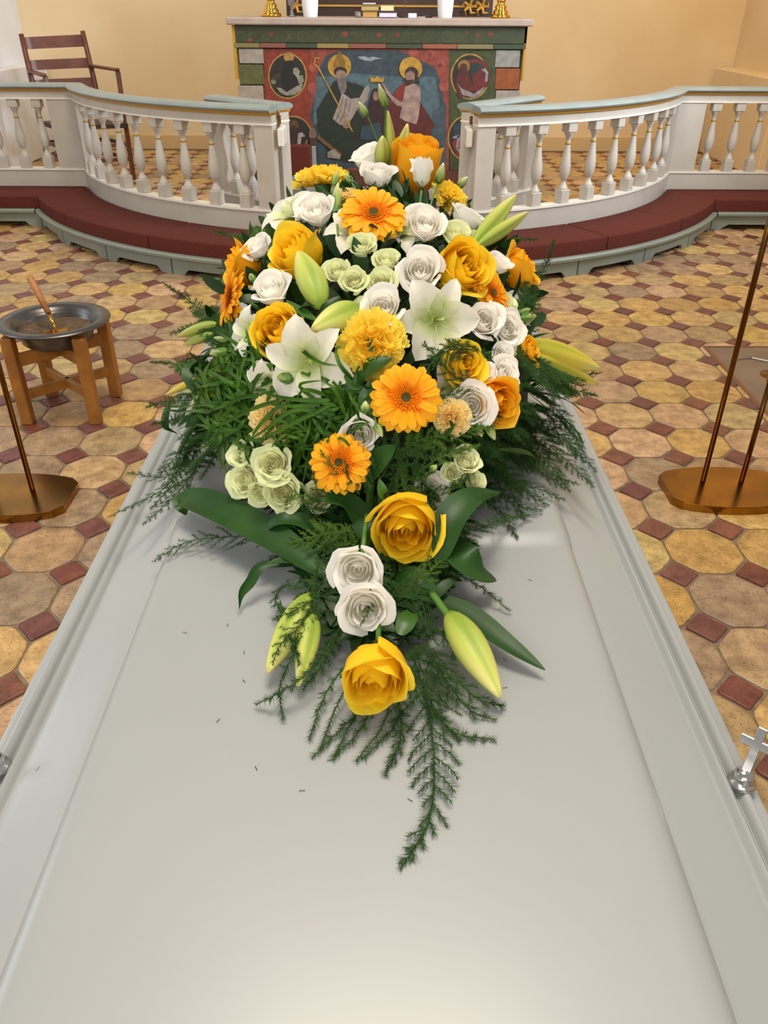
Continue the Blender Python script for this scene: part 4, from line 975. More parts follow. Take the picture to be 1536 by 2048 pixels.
o = cup('lisianthus', LISC[0], 843, 343, 62, (.0, .90, .40), .115, 'half-open white lisianthus on a tall stem', stretch=1.15, cal=CALL, stem=False)
stem_part(o, dome(843, 382, .115), dome(838, 425, .03), .0016)
# ---- pale green spray roses
for i, (x, y, s, f, lf) in enumerate([(674, 544, 58, (-.2, .3, .9), .012), (707, 562, 60, (-.1, .15, 1), .02), (763, 565, 64, (0, .2, 1), .012), (772, 523, 58, (.1, .5, .8), .004), (721, 494, 64, (-.05, .45, .85), .008),
        (727, 617, 50, (-.3, .2, .9), -.002), (912, 472, 68, (.2, .5, .8), .004), (546, 930, 88, (-.1, .1, 1), .016), (492, 962, 74, (-.35, .0, .9), .008), (566, 985, 84, (0, -.2, 1), .01), (488, 908, 70, (-.5, .3, .8), .0),
        (932, 922, 60, (.2, .3, .9), .01), (946, 962, 50, (.4, 0, .9), .006), (945, 480, 50, (.5, .5, .7), -.01), (1012, 695, 50, (.5, .2, .8), -.005), (520, 985, 56, (-.2, -.3, .9), .004), (905, 945, 48, (.1, .1, .9), 0), (640, 990, 70, (0, 0, 1), -.02), (1015, 606, 44, (.6, .4, .7), -.01)]):
    cup('spray_rose', SPRAYR[i % 3], x, y, s, f, lf, 'small pale green spray rose', cal=CALL)
# ---- gerberas
def gerb_petal():
    def fn(u, v):
        w = .135*(.45+.55*math.sin(PI*min(1, v*1.02)**.75*.78)) * (1 if v < .85 else math.sqrt(max(.02, 1-((v-.85)/.15)**2))*1.0)
        x = .30+.70*v-(.02*abs(math.cos(u*5)) if v > .95 else 0); y = u*w; z = .10*math.sin(v*1.6)-.16*v*v+.018*math.cos(u*6)*math.sin(PI*v)
        return (x, y, z), .25+.75*v
    V, F, T = grid(fn, 6, 7); return mdata('ray_petal', V, F, M_GERB, True, T)
GP = gerb_petal()
def gerb_inner():
    mb = MB(); T = []; R_ = random.Random(3)
    for ring_, n, r0, L, lift, w in ((0, 40, .24, .44, .20, .050), (1, 38, .22, .35, .34, .042), (2, 36, .20, .27, .52, .034), (3, 32, .18, .19, .78, .026), (4, 28, .15, .13, 1.05, .02), (5, 24, .12, .09, 1.25, .018)):
        for k in range(n):
            a = 2*PI*(k+.5*ring_)/n+R_.uniform(-.05, .05); L_ = L*R_.uniform(.85, 1.12); ca, sa = math.cos(a), math.sin(a); V = []
            for j, v in enumerate((0, .4, .8, 1)):
                rr = r0+L_*v*math.cos(lift*(1-.45*v)); z = .045+ring_*.016+L_*v*math.sin(lift*(1-.3*v))*.8; ww = w*(.5, 1, .9, .35)[j]
                V += [(rr*ca-ww*sa, rr*sa+ww*ca, z), (rr*ca, rr*sa, z+.008), (rr*ca+ww*sa, rr*sa-ww*ca, z)]; T += [max(0, v*.9-.1)]*3
            mb.add(V, [[j*3+i, j*3+i+1, (j+1)*3+i+1, (j+1)*3+i] for j in range(3) for i in range(2)])
    return mdata('inner_florets', np.vstack(mb.V), mb.F, M_GERBI, True, T)
GI = gerb_inner()
mb = MB(); mb.lathe([(.22, .0), (.21, .08), (.17, .125), (.11, .14), (.05, .12), (.005, .11)], n=20); GE = mdata('eye', np.vstack(mb.V), mb.F, M_GERBC, True)
mb = MB(); mb.lathe([(.04, -.42), (.045, -.28), (.16, -.20), (.30, -.06), (.33, .02), (.28, .03)], n=16); GB = mdata('flower_base', np.vstack(mb.V), mb.F, M_STEM, True)
def gerbera(px, py, size, face, lift, label, squash=1.0, zfix=None):
    p = PZ(px, py, zfix) if zfix else dome(px, py, lift); s = size*depth(p)/FPX/2
    ax = camdir(*face); o = place('gerbera', GI, p, ax, s, random.uniform(0, 6), label=label)
    sub('eye', GE, o); sub('flower_base', GB, o)
    for ringk, (n, dz, sc, tilt) in enumerate(((22, .0, 1.0, .04), (20, .035, .92, -.14))):
        for k in range(n):
            a = 2*PI*(k+.5*ringk)/n+random.uniform(-.05, .05); q = sc*random.uniform(.93, 1.04)
            M = rotz(a, (0, 0, dz))@Matrix.Rotation(tilt+random.uniform(-.09, .09), 4, 'Y')@Matrix.Rotation(random.uniform(-.15, .15), 4, 'X')@Matrix.Diagonal((q, q*1.02, q, 1))
            sub('ray_petal', GP, o, M)
    b = ROOT+(p-ROOT)*.2; b[2] = max(b[2], LIDZ+.03); stem_part(o, p-ax*s*.4, b, .003)
    return o
gerbera(747, 430, 142, (.02, .42, .90), .03, 'orange-yellow gerbera near the top')
gerbera(812, 797, 148, (.0, .10, 1), .032, 'large orange-yellow gerbera in the centre')
gerbera(679, 926, 132, (-.12, .05, 1), .02, 'orange-yellow gerbera low in the middle')
gerbera(463, 596, 128, (-.88, .10, .40), -.015, 'orange-yellow gerbera seen nearly from the side')
gerbera(984, 588, 108, (.62, .25, .62), -.005, 'orange-yellow gerbera behind white blooms at right')
gerbera(440, 764, 84, (-.6, .1, .7), -.03, 'orange-yellow gerbera half buried in grass')
# ---- carnations
def carnation(seed, mt):
    R_ = random.Random(seed); mb = MB(); T = []
    for k in range(30):
        t = (k+.5)/30; a = k*2.399963; tilt = 1.45*(1-t**.8)+R_.uniform(-.16, .16)  # inner petals stand up
        L = .95*(.72+.28*t)*R_.uniform(.9, 1.08); W = .52*R_.uniform(.9, 1.2); ph = R_.uniform(0, 6.28); tw = R_.uniform(-.5, .5)
        ca, sa = math.cos(a), math.sin(a); nu, nv = 18, 6; V = []
        for j in range(nv+1):
            v = j/nv
            for i in range(nu+1):
                u = -1+2*i/nu; w = W*(.15+1.0*v**.8)
                rx = L*v*(1-.10*u*u); 
                if j == nv: rx += .028*(1 if i % 2 else -1)
                wv = .13*math.sin(6.5*u+ph)*v**1.5+.06*math.sin(13*u+ph*2)*v**3
                x = rx; y = u*w; z = wv+.10*v*v
                x2 = x*math.cos(tilt)-z*math.sin(tilt); z2 = x*math.sin(tilt)+z*math.cos(tilt)
                x2 += .05+.10*t; y2 = y*math.cos(tw*v)-.0
                V.append((x2*ca-y2*sa, x2*sa+y2*ca, z2*.72-.10-.12*t)); T.append(.08+.9*v*(.65+.35*t))
        mb.add(V, [[j*(nu+1)+i, j*(nu+1)+i+1, (j+1)*(nu+1)+i+1, (j+1)*(nu+1)+i] for j in range(nv) for i in range(nu)])
    return mdata('ruffled_petals', np.vstack(mb.V), mb.F, mt, True, T)
CA = [carnation(1, M_CARN), carnation(2, M_CARN2)]
mb = MB(); mb.lathe([(.06, -.95), (.16, -.90), (.22, -.70), (.26, -.40), (.30, -.18), (.33, -.04), (.20, -.02)], n=14)
for k in range(5):
    a = 2*PI*k/5; mb.add([(.30*math.cos(a-.3), .30*math.sin(a-.3), -.2), (.30*math.cos(a+.3), .30*math.sin(a+.3), -.2), (.42*math.cos(a), .42*math.sin(a), .10)], [[0, 1, 2]])
CC = mdata('calyx', np.vstack(mb.V), mb.F, M_LEAFL, True)
def carn(px, py, size, face, lift, k, label, sz=1):
    p = dome(px, py, lift); s = size*depth(p)/FPX/2; ax = camdir(*face)
    o = place('carnation', CA[k], p, ax, (s, s, s*sz), random.uniform(0, 6), label=label); sub('calyx', CC, o)
    b = ROOT+(p-ROOT)*.25; b[2] = max(b[2], LIDZ+.03); stem_part(o, p-ax*s*.9*sz, b, .0026)
carn(643, 357, 112, (-.10, .93, .28), .01, 0, 'yellow carnation with green calyx, seen from the side')
carn(744, 688, 136, (-.02, .05, 1), .02, 0, 'large ruffled yellow carnation in the centre')
carn(902, 392, 78, (.45, .45, .7), .01, 0, 'yellow carnation at the upper right')
carn(546, 838, 104, (-.2, .0, 1), .005, 1, 'pale yellow carnation behind grass blades')
carn(904, 836, 76, (.1, -.2, .95), .02, 1, 'pale apricot carnation at lower right')
carn(692, 394, 60, (-.1, .6, .7), -.01, 1, 'pale yellow carnation beneath the side-on one')
carn(612, 738, 60, (-.1, .1, .9), -.03, 1, 'pale carnation behind the lily')
# ---- lilies
def lily_petal(L=1.0, w=.24, rec=.5, seed=0, lift=.55):
    R_ = random.Random(seed); ph = R_.uniform(0, 6)
    def fn(u, v):
        ww = w*math.sin(PI*min(1, .06+.94*v)**.85)**.72*(1 if v < .97 else .4)
        ang = lift*(1-v)*1.7-rec*v*v*1.1+.1
        # integrate the centre line
        x = z = 0; n = max(1, int(v*20))
        for i in range(n):
            t = (i+.5)/20; a = lift*(1-t)*1.7-rec*t*t*1.6; x += math.cos(a)*L/20; z += math.sin(a)*L/20
        y = u*ww; z2 = z+.35*ww*u*u+.012*math.sin(7*v+ph)*abs(u)-(.02*math.exp(-(u/.12)**2)*math.sin(PI*v))
        return (x+.03, y, z2), min(1, v*1.1)*(1-.15*math.exp(-(u/.15)**2))
    V, F, T = grid(fn, 8, 14); return mdata('petal', V, F, M_LILY, True, T)
LPW = [lily_petal(w=.35, seed=1), lily_petal(w=.25, rec=.6, seed=2)]
mb = MB(); T = []
mb.tube([(0, 0, 0), (.02, .01, .35), (.03, .02, .72)], [.022, .016, .018], 7); mb.lathe([(.012, .70), (.035, .72), (.035, .745), (.01, .755)], (.03, .02, 0), 8)
LPI = mdata('pistil', np.vstack(mb.V), mb.F, mat('pale_green_pistil', '#b7c67a', .4), True)
def stamen(k):
    mb = MB(); a = k*PI/3+.3; r = .26
    mb.tube([(0, 0, .02), (.10*math.cos(a), .10*math.sin(a), .3), (r*math.cos(a), r*math.sin(a), .56)], .008, 6)
    return mdata('stamen', np.vstack(mb.V), mb.F, mat('pale_green_pistil', '#b7c67a', .4), True), (r*math.cos(a), r*math.sin(a), .56)
STM = [stamen(k)[0] for k in range(6)]
mb = MB(); mb.lathe([(.05, -.12), (.09, -.04), (.06, .06), (.02, .08)], n=10); LHB = mdata('flower_base', np.vstack(mb.V), mb.F, mat('lily_throat', '#a9b95c', .5), True)
def lily(p, size, axis, spin, label, skip=(), stam=True, scale3=None):
    s = size*depth(p)/FPX/2; o = place('lily', LHB, p, axis, s, spin, label=label)
    for k in range(6):
        if k in skip: continue
        M = rotz(k*PI/3, (0, 0, .0 if k % 2 else -.02))@Matrix.Rotation(random.uniform(-.12, .12), 4, 'Y'); sub('petal', LPW[k % 2], o, M)
    if stam:
        sub('pistil', LPI, o)
        for me in STM: sub('stamen', me, o)
    return o
o = lily(dome(868, 640, .012), 205, camdir(.12, -.25, .95), .5, 'open greenish-white lily right of the centre')
lily(dome(622, 722, .02), 215, camdir(-.25, -.25, .9), 1.25, 'open white lily left of the centre', stam=False)
lily(dome(585, 440, -.01), 150, camdir(-.45, .55, .65), .2, 'white lily with dark stamens at the upper left', stam=False)
lily(dome(508, 668, -.01), 130, camdir(-.7, .1, .7), .8, 'white lily half behind the left rose', stam=False)
lily(dome(905, 775, -.035), 135, camdir(.1, -.2, .95), .4, 'white lily petals behind the yellow roses at right', stam=False)
lily(dome(712, 470, -.03), 150, camdir(-.1, .4, .9), .1, 'white lily behind the upper gerbera', stam=False)
lily(dome(800, 470, -.03), 120, camdir(.2, .4, .9), .9, 'white lily behind the lisianthus', stam=False)
lily(dome(542, 762, -.005), 120, camdir(-.3, -.5, .8), .3, 'white lily petals below the left rose', stam=False)
# dark anthers of the upper left lily
lp = dome(590, 430, .0)
for (x, y, x2, y2) in ((575, 398, 598, 432), (560, 420, 585, 428), (541, 425, 552, 434), (545, 438, 552, 441)):
    mb = MB(); a = dome(x, y, .02); b = dome(x2, y2, .02); mb.tube([a, a*.7+b*.3+CU*.001, a*.3+b*.7, b], [.0008, .0022, .0024, .001], 7); mb.build('anther', mat('dark_anther', '#3a1418', .7), FS, True)
mb = MB(); mb.tube([dome(562, 401, .02), dome(566, 410, .02), dome(574, 425, .015)], [.0022, .0014, .0014], 7); mb.build('stigma', M_STEM, FS, True)
# ---- buds
def lily_bud(mt_):
    mb = MB(); n, K = 24, 14; V = []; T = []
    for j in range(K+1):
        v = j/K; r = .24*math.sin(PI*(v**.9*.93+.05))**.7*(1-.25*v)
        for k in range(n):
            a = 2*PI*k/n; rr = r*(1+.12*abs(math.cos(1.5*a))**2-.11*(abs(math.sin(1.5*a))**16)); V.append((rr*math.cos(a), rr*math.sin(a), -1+2*v)); T.append(v*.85+.12*math.cos(3*a)-.25*abs(math.sin(1.5*a))**14)
    F = [[j*n+k, j*n+(k+1) % n, (j+1)*n+(k+1) % n, (j+1)*n+k] for j in range(K) for k in range(n)]+[list(range(n))[::-1], [K*n+k for k in range(n)]]
    return mdata('bud', V, F, mt_, True, np.clip(T, 0, 1))
M_BUDY = mat('yellow_bud_skin', '#e3d75e', .42, trans=.2, tint=[(0, '#b8b83a'), (1, '#f6eda8'), (.5, '#ead94e')], spec=.3)
LB_ = lily_bud(M_BUD); LBY = lily_bud(M_BUDY); LBW = lily_bud(M_LILY)
def small_bud():
    n, K = 12, 10; V = []; T = []
    for j in range(K+1):
        v = j/K; r = .30*math.sin(PI*(v*.92+.04)**.75)**.8*(1-.2*v)
        for k in range(n):
            a = 2*PI*k/n+v*1.2; rr = r*(1+.08*math.cos(3*a)); V.append((rr*math.cos(a), rr*math.sin(a), -1+2*v)); T.append(v)
    F = [[j*n+k, j*n+(k+1) % n, (j+1)*n+(k+1) % n, (j+1)*n+k] for j in range(K) for k in range(n)]+[list(range(n))[::-1], [K*n+k for k in range(n)]]
    return mdata('bud', V, F, M_LBUD, True, np.clip(T, 0, 1))
SB_ = small_bud()
mb = MB()
for k in range(5):
    a = 2*PI*k/5; ca, sa = math.cos(a), math.sin(a)
    def fn(u, v):
        r = .10+.24*math.sin(v*2.2)*.85; w = .10*(1-v)**.7; return (r*ca-u*w*sa, r*sa+u*w*ca, -1.05+.95*v), 0
    V, F, _ = grid(fn, 2, 5); mb.add(V, F)
SBC = mdata('sepals', np.vstack(mb.V), mb.F, M_STEM, True)
def bud2(kind, me, p0, p1, width, label=None, calyx=None):
    """bud from base p0 to tip p1 (world points), width in metres"""
    d = p1-p0; L = np.linalg.norm(d); s = width/2/(.26 if kind == 'lily_bud' else .30)
    o = place(kind, me, (p0+p1)/2, d, (s, s, L/2), random.uniform(0, 2), label=label)
    if calyx: sub('sepals', calyx, o)
    return o
def pxm(w, p): return w*depth(p)/FPX
def lbud(x0, y0, x1, y1, w, lf0=0, lf1=.03, label='closed greenish-yellow lily bud', z0=None, z1=None, me=None):
    a = PZ(x0, y0, z0) if z0 else dome(x0, y0, lf0); b = PZ(x1, y1, z1) if z1 else dome(x1, y1, lf1)
    return bud2('lily_bud', me or LB_, a, b, pxm(w, a), label)
lbud(642, 612, 597, 503, 70, .02, .04, 'large green lily bud at upper left')
lbud(720, 620, 624, 658, 66, .0, .055, 'large green lily bud pointing left in the middle')
lbud(945, 490, 1032, 390, 42, .0, .02, 'green lily bud pointing up at right'); lbud(955, 492, 1056, 424, 34, .01, .03, 'pale lily bud pointing right')
lbud(786, 345, 776, 222, 24, .0, .0, 'pale lily bud at the top'); lbud(795, 350, 815, 248, 34, .0, .0, 'pale lily bud behind the top rose'); lbud(762, 335, 765, 272, 34, .02, .03, 'short pale bud at the top')
lbud(430, 648, 356, 672, 30, -.02, -.02, 'lily bud at the far left'); lbud(425, 668, 366, 690, 22, -.02, -.01, 'second lily bud at the far left')
lbud(440, 738, 330, 790, 24, -.02, -.02, 'yellow lily bud low at left', me=LBY); lbud(440, 765, 350, 788, 32, -.02, -.01, 'white lily bud low at left', me=LBW); lbud(430, 780, 372, 832, 44, -.03, -.02, 'cream lily bud under fern at left', me=LBW)
lbud(1050, 690, 1200, 738, 62, -.03, -.02, 'large yellow lily bud opening at far right', me=LBY); lbud(1045, 710, 1195, 768, 46, -.03, -.02, 'yellow lily bud below the large one at right', me=LBY)
lbud(1060, 684, 1150, 712, 36, -.035, -.025, 'cream lily bud at far right', me=LBW)
lbud(898, 1228, 1000, 1394, 78, z0=.885, z1=.870, label='large closed yellow-green lily bud lying right of the tail rose')
lbud(622, 1190, 535, 1345, 66, z0=.893, z1=.868, label='green lily bud left of the tail rose'); lbud(628, 1230, 596, 1372, 50, z0=.893, z1=.866, label='split lily bud beside the left one')
stem_part(None, PZ(862, 1185, .885), PZ(902, 1240, .886), .0042)
def sbud(x0, y0, x1, y1, w, lf=.03, stem=None, label='small pointed lisianthus bud'):
    a = dome(x0, y0, lf); b = a+((dome(x1, y1, lf)-a)); o = bud2('lisianthus_bud', SB_, a, b, pxm(w, a), label, SBC)
    if stem: stem_part(o, a, dome(stem[0], stem[1], stem[2]), .0014, bend=CU*(.004))
sbud(772, 215, 758, 168, 18, .02, (768, 300, 0)); sbud(735, 232, 718, 204, 15, .02, (762, 300, 0)); sbud(876, 366, 887, 326, 21, .115, (858, 422, .03)); sbud(703, 365, 690, 348, 16, .03, (720, 400, 0))
sbud(915, 375, 935, 354, 18, .02, (905, 420, 0)); sbud(672, 425, 676, 366, 24, .02, (676, 470, 0), 'upright lisianthus bud beside the upper gerbera'); sbud(668, 370, 675, 340, 14, .02, (668, 420, 0))
sbud(455, 704, 420, 708, 22, .0, (500, 704, 0)); sbud(455, 681, 428, 675, 14, .0, (500, 686, 0)); sbud(582, 760, 548, 748, 26, .03, (600, 770, 0)); sbud(731, 826, 731, 802, 22, .03, (736, 850, 0))
sbud(752, 848, 765, 874, 18, .03, (745, 820, 0)); sbud(1042, 640, 1072, 632, 24, .0, (1020, 650, 0)); sbud(1040, 628, 1060, 618, 16, .0, (1020, 640, 0)); sbud(955, 852, 964, 874, 16, .01, (945, 830, 0)); sbud(975, 850, 990, 880, 20, .01, (960, 830, 0))
sbud(548, 1230, 540, 1246, 14, -.0, (560, 1200, 0)) if False else None
sbud(862, 942, 874, 930, 18, .02, (850, 960, 0)); sbud(508, 562, 500, 548, 16, .01, (520, 580, 0))

# ---- leaves
def spline(P, n):
    P = np.array(P, float); t = np.linspace(0, len(P)-1, n); out = []
    Q = np.vstack([2*P[0]-P[1], P, 2*P[-1]-P[-2]])
    for x in t:
        i = min(int(x), len(P)-2); f = x-i; p0, p1, p2, p3 = Q[i], Q[i+1], Q[i+2], Q[i+3]
        out.append(.5*((2*p1)+(-p0+p2)*f+(2*p0-5*p1+4*p2-p3)*f*f+(-p0+3*p1-3*p2+p3)*f**3))
    return np.array(out)
def leaf_geo(P, w, up, fold=.25, n=16, nu=4, wprof=None, twist=0.0):
    P = spline(P, n); T = np.gradient(P, axis=0); T /= np.linalg.norm(T, axis=1)[:, None]; up = np.array(up, float); V = []
    for i in range(n):
        t = i/(n-1); ww = w/2*(wprof(t) if wprof else math.sin(PI*min(1, t*.94+.05)**.85)**.75)
        s = np.cross(T[i], up); s /= np.linalg.norm(s)+1e-9; nn = np.cross(s, T[i])
        a = twist*t; s, nn = s*math.cos(a)+nn*math.sin(a), nn*math.cos(a)-s*math.sin(a)
        for k in range(nu+1):
            u = -1+2*k/nu; V.append(P[i]+s*ww*u+nn*ww*fold*abs(u)**1.3)
    F = [[i*(nu+1)+k, i*(nu+1)+k+1, (i+1)*(nu+1)+k+1, (i+1)*(nu+1)+k] for i in range(n-1) for k in range(nu)]
    return np.array(V), F
def W3(q):       # (px, py, 'z', value) or (px, py, lift)
    return PZ(q[0], q[1], q[3]) if len(q) == 4 else dome(q[0], q[1], q[2])
def leaf(pts, wpx, up=(0, -.2, 1), m=M_LEAF, fold=.22, twist=0, name='leaf', label=None):
    P = [W3(q) for q in pts]; w = pxm(wpx, P[len(P)//2]); V, F = leaf_geo(P, w, up, fold, twist=twist)
    o = obj(name, V, F, m, FS, True)
    if label: o['label'] = label
    return o
zz_ = 'z'
leaf([(650, 1150, zz_, .885), (560, 1085, zz_, .893), (450, 1025, zz_, .89), (385, 1000, zz_, .885), (362, 1004, zz_, .876), (372, 1030, zz_, .866)], 74, label='broad dark green leaf stretching left')
leaf([(590, 1130, zz_, .88), (525, 1132, zz_, .885), (500, 1165, zz_, .875), (482, 1188, zz_, .868), (478, 1218, zz_, .860)], 22, twist=1.2)
leaf([(880, 1120, zz_, .90), (900, 1040, zz_, .93), (945, 995, zz_, .94), (1000, 985, zz_, .93)], 66, m=M_LEAF, label='broad dark leaf curving right above the tail')
leaf([(880, 1060, zz_, .89), (920, 1110, zz_, .90), (960, 1145, zz_, .885), (992, 1159, zz_, .868)], 74)
leaf([(850, 1190, zz_, .872), (930, 1225, zz_, .874), (1010, 1285, zz_, .870), (1090, 1340, zz_, .862)], 52, label='pointed dark leaf behind the lily bud')
leaf([(740, 960, .005), (755, 930, .015), (770, 910, .02), (792, 890, .022)], 60); leaf([(735, 820, .0), (720, 770, .01), (745, 735, .028), (785, 715, .03)], 66); leaf([(740, 850, .0), (733, 800, .01), (742, 760, .02)], 34, m=M_LEAFL)
leaf([(620, 650, .0), (650, 620, .02), (680, 592, .02)], 34); leaf([(630, 640, .01), (605, 625, .02), (572, 600, .02)], 24, m=M_LEAFL); leaf([(600, 618, .01), (620, 605, .02), (650, 615, .0)], 40)
leaf([(880, 880, .0), (890, 850, .015), (905, 830, .016)], 48); leaf([(800, 1270, zz_, .88), (815, 1240, zz_, .885), (828, 1215, zz_, .88)], 40, m=M_LEAFL); leaf([(770, 1180, zz_, .872), (820, 1170, zz_, .89), (880, 1200, zz_, .88)], 90)
leaf([(400, 790, -.02), (390, 740, -.01), (430, 700, -.01)], 50); leaf([(540, 1000, -.01), (490, 998, -.01), (470, 985, -.01)], 22)
leaf([(690, 1120, zz_, .88), (620, 1050, zz_, .90), (560, 1040, zz_, .905), (520, 1070, zz_, .885)], 40); leaf([(780, 1110, zz_, .88), (735, 1060, zz_, .91), (720, 1000, zz_, .92)], 60); leaf([(770, 1010, .02), (765, 985, .03), (758, 958, .03)], 24, m=M_LEAFL)
leaf([(860, 1020, zz_, .90), (850, 960, zz_, .95), (820, 930, zz_, .97)], 60); leaf([(760, 1100, zz_, .88), (700, 1010, zz_, .93), (640, 1000, zz_, .94)], 56); leaf([(1000, 900, .0), (1060, 910, .0), (1075, 940, .0)], 24)
for (a, b, c, wd) in (((1040, 760), (1110, 770), (1158, 795), 18), ((1050, 780), (1130, 800), (1172, 830), 18), ((1060, 800), (1140, 850), (1170, 895), 18), ((1060, 790), (1120, 840), (1150, 880), 16), ((340, 800), (330, 850), (355, 868), 16), ((470, 860), (420, 850), (380, 930), 20)):
    leaf([(*a, -.03), (*b, -.03), (*c, -.03)], wd)
# ---- grass blades: long ones singly, the tuft as one clump
def gwp(t): return (min(1, t*6+.4))*(1-t**2.2)
def blade(pts, wpx=9, m=M_GRASS, name='grass_blade'):
    P = [W3(q) for q in pts]; V, F = leaf_geo(P, pxm(wpx, P[1]), CF*-1, .5, 14, 2, gwp); return obj(name, V, F, m, FS, True)
for pts in ([(670, 830, .02), (590, 820, .035), (530, 860, .04), (485, 888, .03)], [(660, 810, .02), (600, 840, .04), (540, 870, .04), (495, 884, .03)], [(600, 670, .03), (605, 700, .04), (640, 725, .04), (680, 732, .04)],
            [(660, 800, .02), (600, 800, .03), (540, 790, .04), (515, 776, .04)], [(640, 810, .02), (585, 812, .035), (520, 806, .04)], [(630, 800, .02), (600, 770, .04), (650, 760, .045)],
            [(650, 790, .02), (610, 780, .04), (590, 800, .03)], [(705, 760, .02), (680, 730, .045), (672, 700, .045), (685, 690, .04)], [(690, 750, .03), (700, 770, .04), (715, 778, .04), (725, 770, .035)],
            [(505, 700, .0), (498, 680, .02), (490, 655, .02)], [(520, 720, .0), (514, 700, .02), (512, 680, .02)], [(455, 680, -.01), (440, 720, .0), (480, 760, .01), (520, 780, .02)], [(420, 700, -.02), (400, 740, .0), (440, 790, .01)],
            [(520, 790, .02), (470, 800, .03), (450, 840, .02), (430, 870, .02)], [(560, 800, .02), (500, 820, .03), (440, 850, .02), (375, 865, .0)], [(560, 810, .02), (520, 850, .03), (500, 880, .02)], [(700, 900, .0), (660, 850, .03), (640, 900, .02)],
            [(690, 830, .02), (670, 780, .045), (640, 760, .04)], [(480, 860, .0), (430, 860, .01), (400, 850, .01), (358, 856, .0)]):
    blade(pts)
VV = []; FF = []; nn_ = 0; RR_ = random.Random(5)
def add_blades(n, cx, cy, rx, ry, lo, hi, l0, l1, wpx):
    global nn_
    for _ in range(n):
        a = RR_.uniform(0, 6.28); r = RR_.random()**.5; x = cx+rx*r*math.cos(a); y = cy+ry*r*math.sin(a); th = RR_.uniform(0, 6.28); L = RR_.uniform(l0, l1); k = RR_.uniform(-.9, .9)
        x1 = x+L*.5*math.cos(th); y1 = y+L*.5*math.sin(th); x2 = x1+L*.5*math.cos(th+k); y2 = y1+L*.5*math.sin(th+k)
        P = [dome(x, y, RR_.uniform(lo, hi)), dome(x1, y1, RR_.uniform(lo, hi)+.012), dome(x2, y2, RR_.uniform(lo, hi))]
        for p in P: p[2] = max(p[2], LIDZ+.012)
        V, F = leaf_geo(P, pxm(wpx, P[1]), (RR_.uniform(-.4, .4), -.7, .6), .4, 9, 2, gwp); VV.append(V); FF.extend([[i+nn_ for i in f] for f in F]); nn_ += len(V)
add_blades(190, 475, 815, 85, 62, -.035, .012, 60, 110, 9); add_blades(190, 645, 820, 75, 75, -.035, .018, 50, 110, 8); add_blades(70, 465, 725, 50, 45, -.04, .0, 45, 85, 8); add_blades(60, 560, 880, 80, 40, -.03, .0, 40, 90, 8)
o = obj('grass_tuft', np.vstack(VV), FF, M_GRASS, FS, True); o['kind'] = 'stuff'
# ---- dark leafy base filling the heap
VV = []; FF = []; nn_ = 0
for _ in range(1150):
    th = RR_.uniform(0, 6.28); ph = RR_.uniform(.0, 1.5)
    k = RR_.uniform(.72, .93) if ph > .4 else RR_.uniform(.6, .78); n0 = np.array([math.cos(th)*math.cos(ph), math.sin(th)*math.cos(ph), math.sin(ph)])
    p = DC+DR*n0*k; d = n0+np.array([RR_.uniform(-1, 1) for _ in range(3)])*.9; d /= np.linalg.norm(d)
    if p[2] < LIDZ+.02: p[2] = LIDZ+.02+RR_.random()*.02
    L = RR_.uniform(.03, .055); q = p+d*L; q[2] = max(q[2], LIDZ+.012)
    V, F = leaf_geo([p, (p+q)/2+n0*.004, q], RR_.uniform(.010, .022), n0+.01, .2, 6, 2); VV.append(V); FF.extend([[i+nn_ for i in f] for f in F]); nn_ += len(V)
for _ in range(760):     # along the tail
    t = RR_.random(); y = .60+.30*t; hw_ = .045+.095*t; x = -.005+RR_.uniform(-hw_, hw_); z = LIDZ+.012+RR_.random()*(.010+.035*t)
    a = RR_.uniform(0, 6.28); p = np.array([x, y, z]); q = p+np.array([math.cos(a), math.sin(a), RR_.uniform(-.1, .25)])*RR_.uniform(.02, .045); q[2] = max(q[2], LIDZ+.010)
    V, F = leaf_geo([p, (p+q)/2+np.array([0, 0, .004]), q], RR_.uniform(.007, .016), (0, 0, 1), .2, 6, 2); VV.append(V); FF.extend([[i+nn_ for i in f] for f in F]); nn_ += len(V)
o = obj('leafy_base', np.vstack(VV), FF, mat('deep_green_leaf', '#1c3a16', .5, col2='#26491c', nscale=20, trans=.1), FS, True); o['kind'] = 'stuff'
# unseen dark foam core, added to block light inside the heap; shallow tray below
V = []; na, nl = 40, 14; rr_ = RNG.random((nl+1, na))
for j in range(nl+1):
    ph = PI/2*j/nl
    for k in range(na):
        a = 2*PI*k/na; kk = .76+.05*rr_[j, k]; p = DC+DR*kk*np.array([math.cos(a)*math.cos(ph), math.sin(a)*math.cos(ph), math.sin(ph)]); V.append((p[0]*(1 if j else 1), p[1], max(p[2], LIDZ+.016)))
F = [[j*na+k, j*na+(k+1) % na, (j+1)*na+(k+1) % na, (j+1)*na+k] for j in range(nl) for k in range(na)]+[list(range(na))[::-1]]
obj('light_blocking_core', V, F, M_CORE, FS, True)
mb = MB(); mb.lathe([(.19, LIDZ+.0085), (.20, LIDZ+.010), (.205, LIDZ+.022), (.19, LIDZ+.018)], (-.005, 1.2, 0), 32); mb.build('tray', mat('dark_green_plastic', '#1c2f1c', .5), FS)

